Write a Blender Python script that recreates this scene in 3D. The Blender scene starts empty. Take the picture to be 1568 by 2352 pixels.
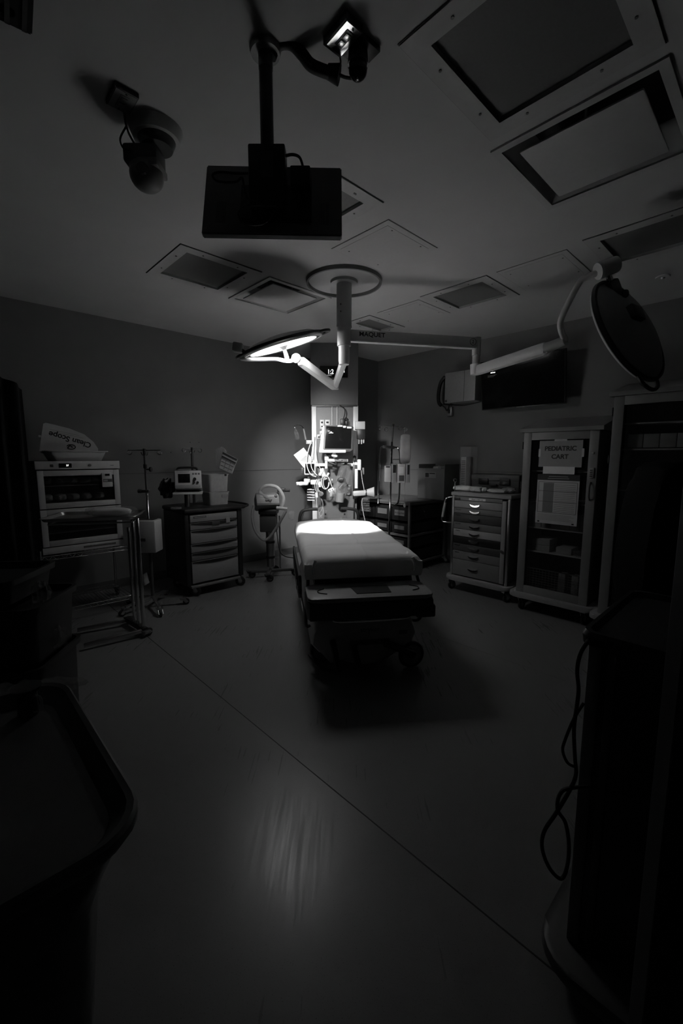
import bpy, bmesh, math, random
from mathutils import Vector, Matrix
random.seed(7)
C = bpy.context.scene.collection
S = bpy.context.scene
pi = math.pi
# ------------------------------------------------------------------ camera
FPX, CX, CY, HC = 985.0, 784.0, 1176.0, 1.57
PITCH = math.atan(128 / 985.0)
cam_d = bpy.data.cameras.new('camera'); cam = bpy.data.objects.new('camera', cam_d); C.objects.link(cam)
cam_d.sensor_fit = 'VERTICAL'; cam_d.sensor_height = 36.0; cam_d.lens = FPX / 2352 * 36.0; cam_d.clip_start = 0.02
cam.location = (0, 0, HC); cam.rotation_euler = (pi / 2 - PITCH, 0, 0)
S.camera = cam
S.view_settings.view_transform = 'Standard'; S.view_settings.look = 'None'
S.view_settings.gamma = 1; S.view_settings.use_curve_mapping = False
S.view_settings.exposure = 0.0
# ------------------------------------------------------------------ world: hardly any light in the room
w = bpy.data.worlds.new('night'); S.world = w; w.use_nodes = True
w.node_tree.nodes['Background'].inputs[0].default_value = (0.5, 0.5, 0.5, 1)
w.node_tree.nodes['Background'].inputs[1].default_value = 0.004
# ------------------------------------------------------------------ frames of the room
A0 = math.radians(43.7)                       # the left wall runs along U, the right wall along V
U = Vector((math.cos(A0), math.sin(A0), 0)); V = Vector((-math.sin(A0), math.cos(A0), 0))
ROOM = Matrix.Rotation(A0, 4, 'Z')
H = 3.12
def uv(u, v, z=0): return U * u + V * v + Vector((0, 0, z))
def ray(x, y):
    a = (x - CX) / FPX; b = -(y - CY) / FPX
    return Vector((a, math.cos(PITCH) + b * math.sin(PITCH), -math.sin(PITCH) + b * math.cos(PITCH)))
def P(x, y, Y): d = ray(x, y); return Vector((0, 0, HC)) + d * (Y / d.y)       # the point at distance Y
def PZ(x, y, z): d = ray(x, y); return Vector((0, 0, HC)) + d * ((z - HC) / d.z)
# ------------------------------------------------------------------ lights: the lit surgical lamp
LAMP_C = P(650, 793, 4.05)
TARGET = Vector((-0.04, 4.36, 0.85))
LAMP_N = (TARGET - LAMP_C).normalized()
def spot(name, energy, half, blend, radius, loc, direction):
    d = bpy.data.lights.new(name, 'SPOT'); d.energy = energy; d.spot_size = half * 2; d.spot_blend = blend
    d.shadow_soft_size = radius; o = bpy.data.objects.new(name, d); C.objects.link(o)
    o.location = loc; o.rotation_mode = 'QUATERNION'; o.rotation_quaternion = direction.to_track_quat('-Z', 'Y')
    return o
spot('lamp_beam', 1250, math.radians(13.0), 0.35, 0.11, LAMP_C + LAMP_N * 0.05, LAMP_N)
spot('lamp_spill', 560, math.radians(30), 1.0, 0.10, LAMP_C + LAMP_N * 0.06, (Vector((-0.20, 6.1, 1.45)) - LAMP_C).normalized())
# ------------------------------------------------------------------ materials
def mat(name, g, rough=0.5, metal=0.0, emit=0.0, alpha=1.0, noise=0.0, scale=30, trans=0.0, spec=0.5, bump=0.0, ecol=1.0, coat=0):
    m = bpy.data.materials.new(name); m.use_nodes = True; nt = m.node_tree; b = nt.nodes['Principled BSDF']
    b.inputs['Base Color'].default_value = (g, g, g, 1); b.inputs['Roughness'].default_value = rough
    b.inputs['Metallic'].default_value = metal; b.inputs['Specular IOR Level'].default_value = spec
    b.inputs['Transmission Weight'].default_value = trans; b.inputs['Alpha'].default_value = alpha
    b.inputs['Coat Weight'].default_value = coat
    if emit: b.inputs['Emission Color'].default_value = (ecol,) * 3 + (1,); b.inputs['Emission Strength'].default_value = emit
    tc = nt.nodes.new('ShaderNodeTexCoord'); n = nt.nodes.new('ShaderNodeTexNoise'); n.inputs['Scale'].default_value = scale
    n.inputs['Detail'].default_value = 4; nt.links.new(tc.outputs['Object'], n.inputs['Vector'])
    if noise:
        r = nt.nodes.new('ShaderNodeMapRange'); r.inputs['From Min'].default_value = 0.3; r.inputs['From Max'].default_value = 0.7
        r.inputs['To Min'].default_value = g * (1 - noise); r.inputs['To Max'].default_value = g * (1 + noise)
        nt.links.new(n.outputs['Fac'], r.inputs['Value']); nt.links.new(r.outputs['Result'], b.inputs['Base Color'])
    if bump:
        bp = nt.nodes.new('ShaderNodeBump'); bp.inputs['Strength'].default_value = bump; bp.inputs['Distance'].default_value = 0.01
        nt.links.new(n.outputs['Fac'], bp.inputs['Height']); nt.links.new(bp.outputs['Normal'], b.inputs['Normal'])
    return m
M = dict(
    wall=mat('wall_paint', .20, .6, noise=.04, scale=4), ceil=mat('ceiling_paint', .54, .7, noise=.03, scale=3),
    chase=mat('chase_paint', .17, .6, noise=.03),
    base=mat('vinyl_base', .10, .5), white=mat('white_enamel', .75, .3, noise=.02), cream=mat('cream_plastic', .55, .4, noise=.03),
    grey=mat('grey_plastic', .30, .45, noise=.04), mid=mat('mid_grey_plastic', .18, .45, noise=.04), dark=mat('dark_grey_plastic', .07, .45, noise=.06),
    black=mat('black_plastic', .018, .4, noise=.1), rubber=mat('black_rubber', .02, .6, noise=.1), gloss=mat('glossy_black_screen', .008, .07, spec=.4),
    chrome=mat('chrome', .75, .12, 1.0), steel=mat('brushed_steel', .55, .32, 1.0, noise=.05), alu=mat('aluminium', .5, .3, 1.0, noise=.05),
    lensg=mat('troffer_lens', .17, .5, noise=.05, scale=80), frame=mat('troffer_frame', .50, .5, noise=.03),
    cover=mat('blank_cover_plate', .53, .5, noise=.02), slot=mat('duct_inside', .02, .7, noise=.1),
    sheet=mat('bed_sheet', .78, .85, noise=.03, scale=6, bump=.25), paper=mat('white_paper', .8, .7, noise=.02), papergrey=mat('grey_paper', .30, .7, noise=.04),
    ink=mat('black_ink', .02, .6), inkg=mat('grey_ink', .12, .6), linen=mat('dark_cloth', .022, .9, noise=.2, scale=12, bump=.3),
    clear=mat('clear_plastic', .8, .12, alpha=.22, noise=.05), film=mat('plastic_film', .45, .12, alpha=.2, noise=.3, scale=55, bump=1.0),
    bag=mat('fluid_bag', .45, .3, alpha=.8, noise=.1, scale=15), tub=mat('frosted_tub', .55, .4, alpha=.7, noise=.08),
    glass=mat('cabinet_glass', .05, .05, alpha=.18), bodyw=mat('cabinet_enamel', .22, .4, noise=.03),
    bodyd=mat('cabinet_side', .10, .4, noise=.05), upper=mat('column_cover', .13, .5, noise=.03), matte=mat('matte_black', .006, .9, spec=.1), panel=mat('headwall_panel', .17, .45, noise=.05, scale=60), railw=mat('headwall_rail', .85, .35, noise=.02),
    led=mat('lit_lamp_face', .9, .4, emit=9), ledoff=mat('unlit_lamp_face', .25, .15), digits=mat('lit_digits', .8, .5, emit=2.2),
    box=mat('carton', .45, .8, noise=.08), plate=mat('polished_plate', .95, .3, 1.0, noise=.02), hose=mat('corrugated_hose', .35, .5, noise=.1),
    drawerg=mat('drawer_front', .19, .4, noise=.03), drawerw=mat('pale_drawer_front', .42, .4, noise=.03), shell=mat('stretcher_shell', .5, .5, noise=.04), deck=mat('stretcher_deck', .27, .45, noise=.04))
def floor_mat():
    m = mat('sheet_vinyl_floor', .17, .3, noise=.0, spec=.5); nt = m.node_tree; b = nt.nodes['Principled BSDF']
    tc = nt.nodes.new('ShaderNodeTexCoord'); n1 = nt.nodes.new('ShaderNodeTexNoise'); n1.inputs['Scale'].default_value = 260; n1.inputs['Detail'].default_value = 2
    n2 = nt.nodes.new('ShaderNodeTexNoise'); n2.inputs['Scale'].default_value = 2.2; n2.inputs['Detail'].default_value = 5
    for n in (n1, n2): nt.links.new(tc.outputs['Object'], n.inputs['Vector'])
    r = nt.nodes.new('ShaderNodeValToRGB'); r.color_ramp.elements[0].position = .28; r.color_ramp.elements[0].color = (.06, .06, .06, 1)
    r.color_ramp.elements[1].position = .36; r.color_ramp.elements[1].color = (.17, .17, .17, 1); nt.links.new(n1.outputs['Fac'], r.inputs['Fac'])
    nt.links.new(r.outputs['Color'], b.inputs['Base Color'])
    # scuffs: stretched noise changes the gloss
    mp = nt.nodes.new('ShaderNodeMapping'); mp.inputs['Rotation'].default_value = (0, 0, .45); mp.inputs['Scale'].default_value = (42, 2.0, 1)
    n3 = nt.nodes.new('ShaderNodeTexNoise'); n3.inputs['Scale'].default_value = 1.5; n3.inputs['Detail'].default_value = 6
    nt.links.new(tc.outputs['Object'], mp.inputs['Vector']); nt.links.new(mp.outputs['Vector'], n3.inputs['Vector'])
    ad = nt.nodes.new('ShaderNodeMath'); ad.operation = 'ADD'; nt.links.new(n2.outputs['Fac'], ad.inputs[0]); nt.links.new(n3.outputs['Fac'], ad.inputs[1])
    mr = nt.nodes.new('ShaderNodeMapRange'); mr.inputs['From Min'].default_value = .76; mr.inputs['From Max'].default_value = 1.24
    mr.inputs['To Min'].default_value = .27; mr.inputs['To Max'].default_value = .40
    nt.links.new(ad.outputs[0], mr.inputs['Value']); nt.links.new(mr.outputs['Result'], b.inputs['Roughness'])
    return m
M['floor'] = floor_mat()
# ------------------------------------------------------------------ helpers
WM = {}
class G:
    """collects shapes in a bmesh and links them as one mesh object"""
    def __init__(s): s.b = bmesh.new()
    def _t(s, vs, m):
        if m is not None:
            for v in vs: v.co = m @ v.co
    def box(s, x0, x1, y0, y1, z0, z1, bev=0.0, m=None, seg=2):
        r = bmesh.ops.create_cube(s.b, size=1)['verts']
        for v in r: v.co = Vector(((x0 + x1) / 2 + v.co.x * (x1 - x0), (y0 + y1) / 2 + v.co.y * (y1 - y0), (z0 + z1) / 2 + v.co.z * (z1 - z0)))
        vs = list(r)
        if bev:
            es = list({e for v in r for e in v.link_edges})
            k = bmesh.ops.bevel(s.b, geom=es, offset=bev, segments=seg, affect='EDGES', profile=.5)
            vs = list({v for f in k['faces'] for v in f.verts} | {v for v in vs if v.is_valid})
        s._t(vs, m); return s
    def cyl(s, p, q, r1, r2=None, n=20):
        p, q = Vector(p), Vector(q); d = q - p; r2 = r1 if r2 is None else r2
        k = bmesh.ops.create_cone(s.b, cap_ends=True, segments=n, radius1=r1, radius2=r2, depth=d.length)['verts']
        s._t(k, Matrix.Translation((p + q) / 2) @ d.to_track_quat('Z', 'Y').to_matrix().to_4x4()); return s
    def bar(s, p, q, wd, ht, bev=0.0, up=(0, 0, 1)):
        """box section from p to q"""
        p, q = Vector(p), Vector(q); d = (q - p); x = d.normalized(); y = Vector(up).cross(x).normalized(); z = x.cross(y)
        m = Matrix.Translation((p + q) / 2) @ Matrix((x, y, z)).transposed().to_4x4()
        return s.box(-d.length / 2, d.length / 2, -wd / 2, wd / 2, -ht / 2, ht / 2, bev, m)
    def sph(s, c, r, n=16, sc=(1, 1, 1), m=None):
        k = bmesh.ops.create_uvsphere(s.b, u_segments=n, v_segments=n // 2 + 2, radius=r)['verts']
        for v in k: v.co = Vector((v.co.x * sc[0], v.co.y * sc[1], v.co.z * sc[2])) + Vector(c)
        s._t(k, m); return s
    def tube(s, pts, r, n=8, closed=False, smooth=True):
        pts = [Vector(p) for p in pts]
        if smooth and len(pts) > 2:
            o = []; N = len(pts); rng = range(N if closed else N - 1)
            for i in rng:
                a = pts[(i - 1) % N] if (closed or i > 0) else pts[i]; b = pts[i]; c = pts[(i + 1) % N]
                d = pts[(i + 2) % N] if (closed or i + 2 < N) else c
                for k in range(6):
                    t = k / 6; o.append(.5 * ((2 * b) + (c - a) * t + (2 * a - 5 * b + 4 * c - d) * t * t + (3 * b - a - 3 * c + d) * t ** 3))
            if not closed: o.append(pts[-1])
            pts = o
        N = len(pts); rings = []; pu = None
        for i, p in enumerate(pts):
            t = (pts[(i + 1) % N] - pts[i - 1]) if (closed or 0 < i < N - 1) else (pts[1] - pts[0] if i == 0 else pts[-1] - pts[-2])
            t.normalize()
            if pu is None: pu = t.orthogonal().normalized()
            pu = (pu - t * pu.dot(t)).normalized(); pv = t.cross(pu)
            rings.append([s.b.verts.new(p + (pu * math.cos(2 * pi * k / n) + pv * math.sin(2 * pi * k / n)) * r) for k in range(n)])
        for i in range(N if closed else N - 1):
            a, b = rings[i], rings[(i + 1) % N]
            for k in range(n): s.b.faces.new((a[k], a[(k + 1) % n], b[(k + 1) % n], b[k]))
        if not closed: s.b.faces.new(rings[0][::-1]); s.b.faces.new(rings[-1])
        return s
    def lathe(s, prof, n=32, m=None):
        rings = []; vs = []
        for r, z in prof:
            if r < 1e-5: v = [s.b.verts.new((0, 0, z))]
            else: v = [s.b.verts.new((r * math.cos(2 * pi * k / n), r * math.sin(2 * pi * k / n), z)) for k in range(n)]
            rings.append(v); vs += v
        for a, b in zip(rings, rings[1:]):
            for k in range(n):
                q = [a[k % len(a)], a[(k + 1) % n % len(a)], b[(k + 1) % n % len(b)], b[k % len(b)]]
                q2 = []
                for x in q:
                    if x not in q2: q2.append(x)
                if len(q2) > 2: s.b.faces.new(q2)
        s._t(vs, m); return s
    def prism(s, poly, z0, z1, m=None, axis='z', bev=0.0):
        """poly in two axes, extruded along the third: 'z' -> (x,y), 'y' -> (x,z), 'x' -> (y,z)"""
        f = {'z': lambda a, b, c: (a, b, c), 'y': lambda a, b, c: (a, c, b), 'x': lambda a, b, c: (c, a, b)}[axis]
        lo = [s.b.verts.new(f(a, b, z0)) for a, b in poly]; hi = [s.b.verts.new(f(a, b, z1)) for a, b in poly]
        n = len(poly); fs = [s.b.faces.new(lo[::-1]), s.b.faces.new(hi)]
        for i in range(n): fs.append(s.b.faces.new((lo[i], lo[(i + 1) % n], hi[(i + 1) % n], hi[i])))
        vs = lo + hi
        if bev:
            es = list({e for f_ in fs[:2] for e in f_.edges})
            k = bmesh.ops.bevel(s.b, geom=es, offset=bev, segments=2, affect='EDGES', profile=.5)
            vs = list({v for f_ in k['faces'] for v in f_.verts} | {v for v in vs if v.is_valid})
        s._t(vs, m); return s
    def grid(s, nx, ny, fn, thick=0.0):
        """a sheet; fn(a, b) with a, b in 0..1 -> point"""
        g = [[s.b.verts.new(fn(i / nx, j / ny)) for j in range(ny + 1)] for i in range(nx + 1)]
        fs = [s.b.faces.new((g[i][j], g[i + 1][j], g[i + 1][j + 1], g[i][j + 1])) for i in range(nx) for j in range(ny)]
        if thick: bmesh.ops.solidify(s.b, geom=fs, thickness=thick)
        return s
    def build(s, name, m, parent=None, world=False, smooth=True):
        if world and parent is not None: bmesh.ops.transform(s.b, matrix=WM[parent.name].inverted(), verts=s.b.verts)
        bmesh.ops.recalc_face_normals(s.b, faces=s.b.faces)
        me = bpy.data.meshes.new(name); s.b.to_mesh(me); s.b.free()
        o = bpy.data.objects.new(name, me); C.objects.link(o); me.materials.append(M[m] if isinstance(m, str) else m)
        if smooth:
            me.polygons.foreach_set('use_smooth', [True] * len(me.polygons))
            try: me.set_sharp_from_angle(angle=math.radians(35))
            except Exception: pass
        if parent is not None: o.parent = parent; WM[o.name] = WM[parent.name].copy()
        else: WM[o.name] = Matrix.Identity(4)
        return o
def tag(o, label=None, cat=None, group=None, kind=None):
    if label: o['label'] = label
    if cat: o['category'] = cat
    if group: o['group'] = group
    if kind: o['kind'] = kind
    return o
def thing(name, label, cat, mtx, group=None):
    o = bpy.data.objects.new(name, None); C.objects.link(o); o.empty_display_size = .1
    if not isinstance(mtx, Matrix): mtx = Matrix.Translation(Vector(mtx))
    o.matrix_world = mtx; WM[o.name] = mtx.copy(); return tag(o, label, cat, group)
def at_uv(u, v, z=0, rot=0):
    return Matrix.Translation(uv(u, v, z)) @ Matrix.Rotation(A0 + math.radians(rot), 4, 'Z')
def left_frame(u, v, z=0): return at_uv(u, v, z, 0)          # x along +U, y into the left wall, front faces the room
def right_frame(u, v, z=0): return at_uv(u, v, z, -90)       # x along -V, y into the right wall (+U)
def struct(g, name, m, world=True): return tag(g.build(name, m, smooth=False), kind='structure')
FRONT = Matrix.Rotation(pi / 2, 4, 'X')                      # text that stands up and faces -y
def text(body, size, m, parent, mtx, name='lettering', depth=.0008, align='CENTER', world=False, sx=1.0, bold=0.0):
    cu = bpy.data.curves.new(name, 'FONT'); cu.body = body; cu.size = size; cu.align_x = align; cu.align_y = 'CENTER'; cu.extrude = depth; cu.offset = bold
    t = bpy.data.objects.new(name + '_tmp', cu); C.objects.link(t)
    dg = bpy.context.evaluated_depsgraph_get(); me = bpy.data.meshes.new_from_object(t.evaluated_get(dg))
    C.objects.unlink(t); bpy.data.objects.remove(t)
    mm = mtx @ Matrix.Diagonal((sx, 1, 1, 1))
    if world: mm = WM[parent.name].inverted() @ mm
    me.transform(mm); o = bpy.data.objects.new(name, me); C.objects.link(o)
    me.materials.clear(); me.materials.append(M[m]); o.parent = parent; WM[o.name] = WM[parent.name].copy(); return o
def rrect(w, h, r, n=5, cx=0, cy=0):
    o = []
    for sx, sy, a in ((1, 1, 0), (-1, 1, 90), (-1, -1, 180), (1, -1, 270)):
        for k in range(n + 1):
            t = math.radians(a + 90 * k / n); o.append((cx + sx * (w / 2 - r) + r * math.cos(t), cy + sy * (h / 2 - r) + r * math.sin(t)))
    return o
def caster(parent, x, y, r=.06, ang=0, wmat='rubber', fmat='steel', h=None, name='caster'):
    """swivel wheel whose top plate is at height h"""
    h = h or r * 2 + .05; m = Matrix.Translation((x, y, 0)) @ Matrix.Rotation(ang, 4, 'Z')
    f = G(); f.box(-.03, .03, -.03, .03, h - .012, h, m=m)
    f.prism([(-.02, h - .01), (.025, h - .01), (.05 + r * .3, r), (.03, r - .01)], -.022, -.017, m, 'y').prism([(-.02, h - .01), (.025, h - .01), (.05 + r * .3, r), (.03, r - .01)], .017, .022, m, 'y')
    f.prism([(-.025, h - .03), (.03, h - .03), (.03, h - .01), (-.025, h - .01)], -.022, .022, m, 'y')
    fo = f.build(name, fmat, parent)
    g = G(); c = m @ Vector((.035, 0, r)); ax = (m.to_3x3() @ Vector((0, 1, 0)))
    R = Matrix.Translation(c) @ ax.to_track_quat('Z', 'Y').to_matrix().to_4x4()
    g.lathe([(0, -.012), (r * .8, -.012), (r, -.008), (r, .008), (r * .8, .012), (0, .012)], 24, R); g.build('wheel', wmat, fo)
    h2 = G(); h2.lathe([(0, -.014), (r * .45, -.014), (r * .45, .014), (0, .014)], 16, R); h2.build('hub', 'grey', fo)
    return fo
# ================================================================== THE ROOM
RU, RV, BU, BV = 5.5, 5.5, -2.6, -2.6
# ceiling with openings for the recessed fittings
HOLES = dict(A=(1.46, 2.12, .51, 1.15), B=(2.24, 2.95, .50, 1.20), C=(2.30, 2.99, 3.31, 3.98), D=(1.51, 2.15, 3.29, 3.92),
             G=(3.65, 4.24, 2.01, 2.64), I=(3.70, 4.26, 3.42, 3.75), J=(3.59, 4.20, .52, 1.17), K=(1.80, 2.13, 1.92, 2.54))
us = sorted({BU, RU} | {x for h in HOLES.values() for x in h[:2]}); vs_ = sorted({BV, RV} | {x for h in HOLES.values() for x in h[2:]})
g = G(); bmv = {}
def cv(a, b, z):
    k = (a, b, z)
    if k not in bmv: bmv[k] = g.b.verts.new(uv(a, b, z))
    return bmv[k]
def inhole(a, b): return any(h[0] < a < h[1] and h[2] < b < h[3] for h in HOLES.values())
for a0, a1 in zip(us, us[1:]):
    for b0, b1 in zip(vs_, vs_[1:]):
        if not inhole((a0 + a1) / 2, (b0 + b1) / 2):
            g.b.faces.new((cv(a0, b0, H), cv(a0, b1, H), cv(a1, b1, H), cv(a1, b0, H)))
struct(g, 'ceiling', 'ceil')
g = G().box(BU, RU, BV, RV, H + .25, H + .3, m=ROOM); struct(g, 'trim_1', 'slot')     # the deck above the ceiling openings
g = G().box(BU, RU, BV, RV, -.1, 0, m=ROOM); struct(g, 'floor', 'floor')
struct(G().box(BU, RU + .1, RV, RV + .1, -.1, H + .3, m=ROOM), 'wall_left', 'wall')
struct(G().box(RU, RU + .1, BV, RV, -.1, H + .3, m=ROOM), 'wall_right', 'wall')
struct(G().box(BU - .1, BU, BV, RV, -.1, H + .3, m=ROOM), 'wall_back', 'wall')
struct(G().box(BU, RU, BV - .1, BV, -.1, H + .3, m=ROOM), 'wall_front', 'wall')
struct(G().box(4.88, RU, 4.88, RV, 0, H, m=ROOM), 'wall_corner', 'chase')
struct(G().box(BU, 4.88, RV - .012, RV, 0, .10, m=ROOM), 'baseboard_left', 'base')
struct(G().box(RU - .012, RU, BV, 4.88, 0, .10, m=ROOM), 'baseboard_right', 'base')
struct(G().box(4.868, 4.88, 4.87, RV, 0, .10, m=ROOM).box(4.87, RU, 4.868, 4.88, 0, .10, m=ROOM), 'baseboard_corner', 'base')
struct(G().box(BU, 4.88, RV - .004, RV, 1.36, 1.366, m=ROOM), 'trim_2', 'base')         # seam of the wall protection sheet
struct(G().box(RU - .004, RU, BV, 4.88, 1.36, 1.366, m=ROOM), 'trim_3', 'base')
struct(G().box(1.248, 1.253, BV, RV - .02, .0, .0012, m=ROOM), 'trim_4', 'ink')         # welded seam in the floor sheet
struct(G().box(3.105, 3.108, BV, 2.0, .0, .001, m=ROOM), 'trim_5', 'mid')
# ------------------------------------------------------------------ ceiling fittings
def troffer(key, label, group='recessed ceiling light troffers'):
    u0, u1, v0, v1 = HOLES[key]; t = thing('ceiling_light', label, 'ceiling light', at_uv((u0 + u1) / 2, (v0 + v1) / 2, H), group)
    a, b = (u1 - u0) / 2, (v1 - v0) / 2; f = G(); i = .055
    for x0, x1, y0, y1 in ((-a - .03, -a + i, -b - .03, b + .03), (a - i, a + .03, -b - .03, b + .03), (-a + i, a - i, -b - .03, -b + i), (-a + i, a - i, b - i, b + .03)):
        f.box(x0, x1, y0, y1, -.008, .002)
    for x0, x1, y0, y1 in ((-a + i - .006, -a + i, -b + i, b - i), (a - i, a - i + .006, -b + i, b - i), (-a + i, a - i, -b + i - .006, -b + i), (-a + i, a - i, b - i, b - i + .006)):
        f.box(x0, x1, y0, y1, -.006, .02)
    f.build('frame', 'frame', t, smooth=False)
    G().box(-a + i, a - i, -b + i, b - i, .012, .017).build('lens', 'lensg', t, smooth=False)
    for sx in (-1, 1):
        for sy in (-1, 1):
            for k in (0, 1):
                x, y = (sx * (a - .02), sy * (b - .17)) if k else (sx * (a - .17), sy * (b - .02))
                G().cyl((x, y, -.008), (x, y, -.012), .006, n=10).build('screw', 'mid', t)
    g_ = G()
    for x0, x1, y0, y1 in ((-a - .034, -a - .03, -b - .034, b + .034), (a + .03, a + .034, -b - .034, b + .034), (-a - .03, a + .03, -b - .034, -b - .03), (-a - .03, a + .03, b + .03, b + .034)):
        g_.box(x0, x1, y0, y1, -.0035, -.0005)
    g_.build('gasket', 'dark', t, smooth=False)
troffer('A', 'largest recessed light panel at the upper right of the ceiling, nearest the viewer')
troffer('D', 'recessed light panel at the left of the ceiling, above the left lamp head')
troffer('G', 'recessed light panel above the long right lamp arm')
troffer('I', 'small recessed light panel just right of the light stem, farthest back')
troffer('J', 'recessed light panel at the right edge, above the unlit lamp head')
troffer('K', 'recessed light panel partly hidden behind the hanging monitor')
def diffuser(key, label):
    u0, u1, v0, v1 = HOLES[key]; t = thing('air_diffuser', label, 'air vent', at_uv((u0 + u1) / 2, (v0 + v1) / 2, H), 'air supply diffusers in the ceiling')
    a, b = (u1 - u0) / 2, (v1 - v0) / 2; f = G()
    for x0, x1, y0, y1 in ((-a - .02, -a + .02, -b - .02, b + .02), (a - .02, a + .02, -b - .02, b + .02), (-a + .02, a - .02, -b - .02, -b + .02), (-a + .02, a - .02, b - .02, b + .02)):
        f.box(x0, x1, y0, y1, -.01, .002)
    o = [(-a + .02, -b + .02), (a - .02, -b + .02), (a - .02, b - .02), (-a + .02, b - .02)]
    inn = [(x * (.76 if x > 0 else .98), y * (.76 if y > 0 else .98)) for x, y in o]                 # a sloped throat that rises to the duct
    for k in range(4):
        (x0, y0), (x1, y1), (x2, y2), (x3, y3) = o[k], o[(k + 1) % 4], inn[(k + 1) % 4], inn[k]
        f.b.faces.new([f.b.verts.new(p) for p in ((x0, y0, 0), (x1, y1, 0), (x2, y2, .13), (x3, y3, .13))])
    f.build('frame', 'frame', t, smooth=False)
    G().box(-a, a, -b, b, .13, .15).build('duct', 'slot', t, smooth=False)
    c = G().prism(rrect(a * 1.52, b * 1.52, .008, 3), -.012, -.002, bev=.002)
    for x in (-.15, .15): c.cyl((x, 0, 0), (x, 0, .13), .006, n=8)
    c.build('face_plate', 'cover', t)
diffuser('B', 'square air diffuser with a dark slot at the upper right of the ceiling')
diffuser('C', 'square air diffuser with a dark slot left of the light mount')
def access(u0, u1, v0, v1, label):
    t = thing('access_panel', label, 'ceiling panel', at_uv((u0 + u1) / 2, (v0 + v1) / 2, H), 'flush access panels in the ceiling')
    a, b = (u1 - u0) / 2, (v1 - v0) / 2
    G().box(-a, a, -b, b, -.003, -.0008).build('gap', 'mid', t, smooth=False)
    G().box(-a + .004, a - .004, -b + .004, b - .004, -.005, -.001).build('rim', 'ceil', t, smooth=False)
    G().box(-a + .05, a - .05, -b + .05, b - .05, -.0065, -.004).build('door', 'cover', t, smooth=False)
    for sx in (-1, 1):
        for sy in (-1, 1): G().cyl((sx * (a - .12), sy * (b - .07), -.0065), (sx * (a - .12), sy * (b - .07), -.009), .006, n=10).build('screw', 'mid', t)
access(2.33, 2.90, 1.99, 2.55, 'blank access panel right of the hanging monitor, before the light mount')
access(3.62, 4.22, 1.33, 1.89, 'blank access panel left of the unlit lamp head')
access(3.67, 4.25, 2.73, 3.28, 'blank access panel right of the light stem above the long arm')
t = thing('sprinkler', 'small round ceiling sprinkler cover behind the unlit lamp head', 'sprinkler', at_uv(4.756, .934, H))
G().lathe([(0, -.01), (.05, -.01), (.055, -.004), (.055, 0)], 24).build('cover', 'cover', t); G().lathe([(.0, -.022), (.012, -.022), (.02, -.01)], 16).build('nozzle', 'steel', t)
# ================================================================== SURGICAL LIGHT
MX, MY = .023, 4.054
sl = thing('surgical_light', 'ceiling mounted surgical light with two disc heads, the left one lit', 'surgical light', (MX, MY, H))
R0 = Matrix.Translation((MX, MY, 0))
G().lathe([(0, H - .006), (.30, H - .006), (.325, H - .004), (.325, H)], 56, R0).build('ceiling_flange', 'cover', sl, True)
G().lathe([(.313, H - .005), (.318, H - .03), (.334, H - .03), (.338, H)], 56, R0).build('flange_ring', 'mid', sl, True)
zs = P(789, 750, MY).z; zb = P(789, 835, MY).z
G().lathe([(0, H - .03), (.12, H - .03), (.12, H - .015), (.125, H)], 40, R0).build('collar', 'cream', sl, True)
G().lathe([(0, zs), (.068, zs), (.068, H - .01)], 36, R0).build('stem', 'cream', sl, True)
G().lathe([(0, zs - .012), (.064, zs - .012), (.064, zs + .004), (.07, zs + .004), (.07, zs - .006)], 36, R0).build('stem_ring', 'steel', sl, True)
G().lathe([(0, zs - .17), (.062, zs - .17), (.062, zs - .012), (.05, zs - .012)], 36, R0).build('upper_joint', 'cream', sl, True)
G().lathe([(0, zb - .01), (.045, zb - .01), (.05, zb + .02), (.05, zs - .17)], 36, R0).build('lower_joint', 'white', sl, True)
for dz in (.06, .12):
    G().cyl((MX - .03, MY - .07, zs + dz + .05), (MX - .028, MY - .05, zs + dz + .05), .006, n=8).build('screw', 'dark', sl, True)
# long right arm
a0 = Vector((MX + .05, MY + .01, zs - .075)); a1 = PZ(1092, 788, 2.64)
arm = G().bar(a0, a1, .075, .10, .022).build('horizontal_arm', 'cream', sl, True)
G().bar(a0 + Vector((0, -.01, -.052)), a1 + Vector((0, -.01, -.052)), .06, .012, .004).build('arm_trim', 'white', arm, True)
dx = (a1 - a0).normalized(); fr = Matrix((dx, Vector((0, 0, 1)), dx.cross(Vector((0, 0, 1))))).transposed().to_4x4()
q = a0 + (a1 - a0) * .165 + dx.cross(Vector((0, 0, 1))) * .0382; q.z += .008
tm = Matrix.Translation(q) @ fr
text('MAQUET', .054, 'ink', arm, tm, world=True, sx=1.1, bold=.0012)
q2 = a1 - dx * .045 + dx.cross(Vector((0, 0, 1))) * .0382
text('2', .045, 'ink', arm, Matrix.Translation(q2) @ fr, world=True)
G().tube([q2 + dx * .03 * math.cos(t_) + Vector((0, 0, .03 * math.sin(t_))) for t_ in [k * pi / 8 for k in range(16)]], .002, 6, True).build('number_ring', 'ink', arm, True)
e0 = a1 + dx * .01; e1 = P(1087, 852, e0.y)
e1 = Vector((e0.x, e0.y, e1.z))
G().cyl(e0 + Vector((0, 0, .05)), e1 + Vector((0, 0, .14)), .04, .04).cyl(e1 + Vector((0, 0, .14)), e1, .034, .036).build('drop_tube', 'cream', sl, True)
G().cyl(e1 + Vector((0, 0, .06)), e1 + Vector((0, 0, -.035)), .052, .046, 24).build('elbow', 'white', sl, True)
s1 = P(1256, 799, 3.42); s2 = P(1298, 782, 3.3)
s0 = e1 + (s1 - e1) * .04
sa = G().bar(s0, s1, .07, .095, .025).build('spring_arm', 'cream', sl, True)
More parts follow.
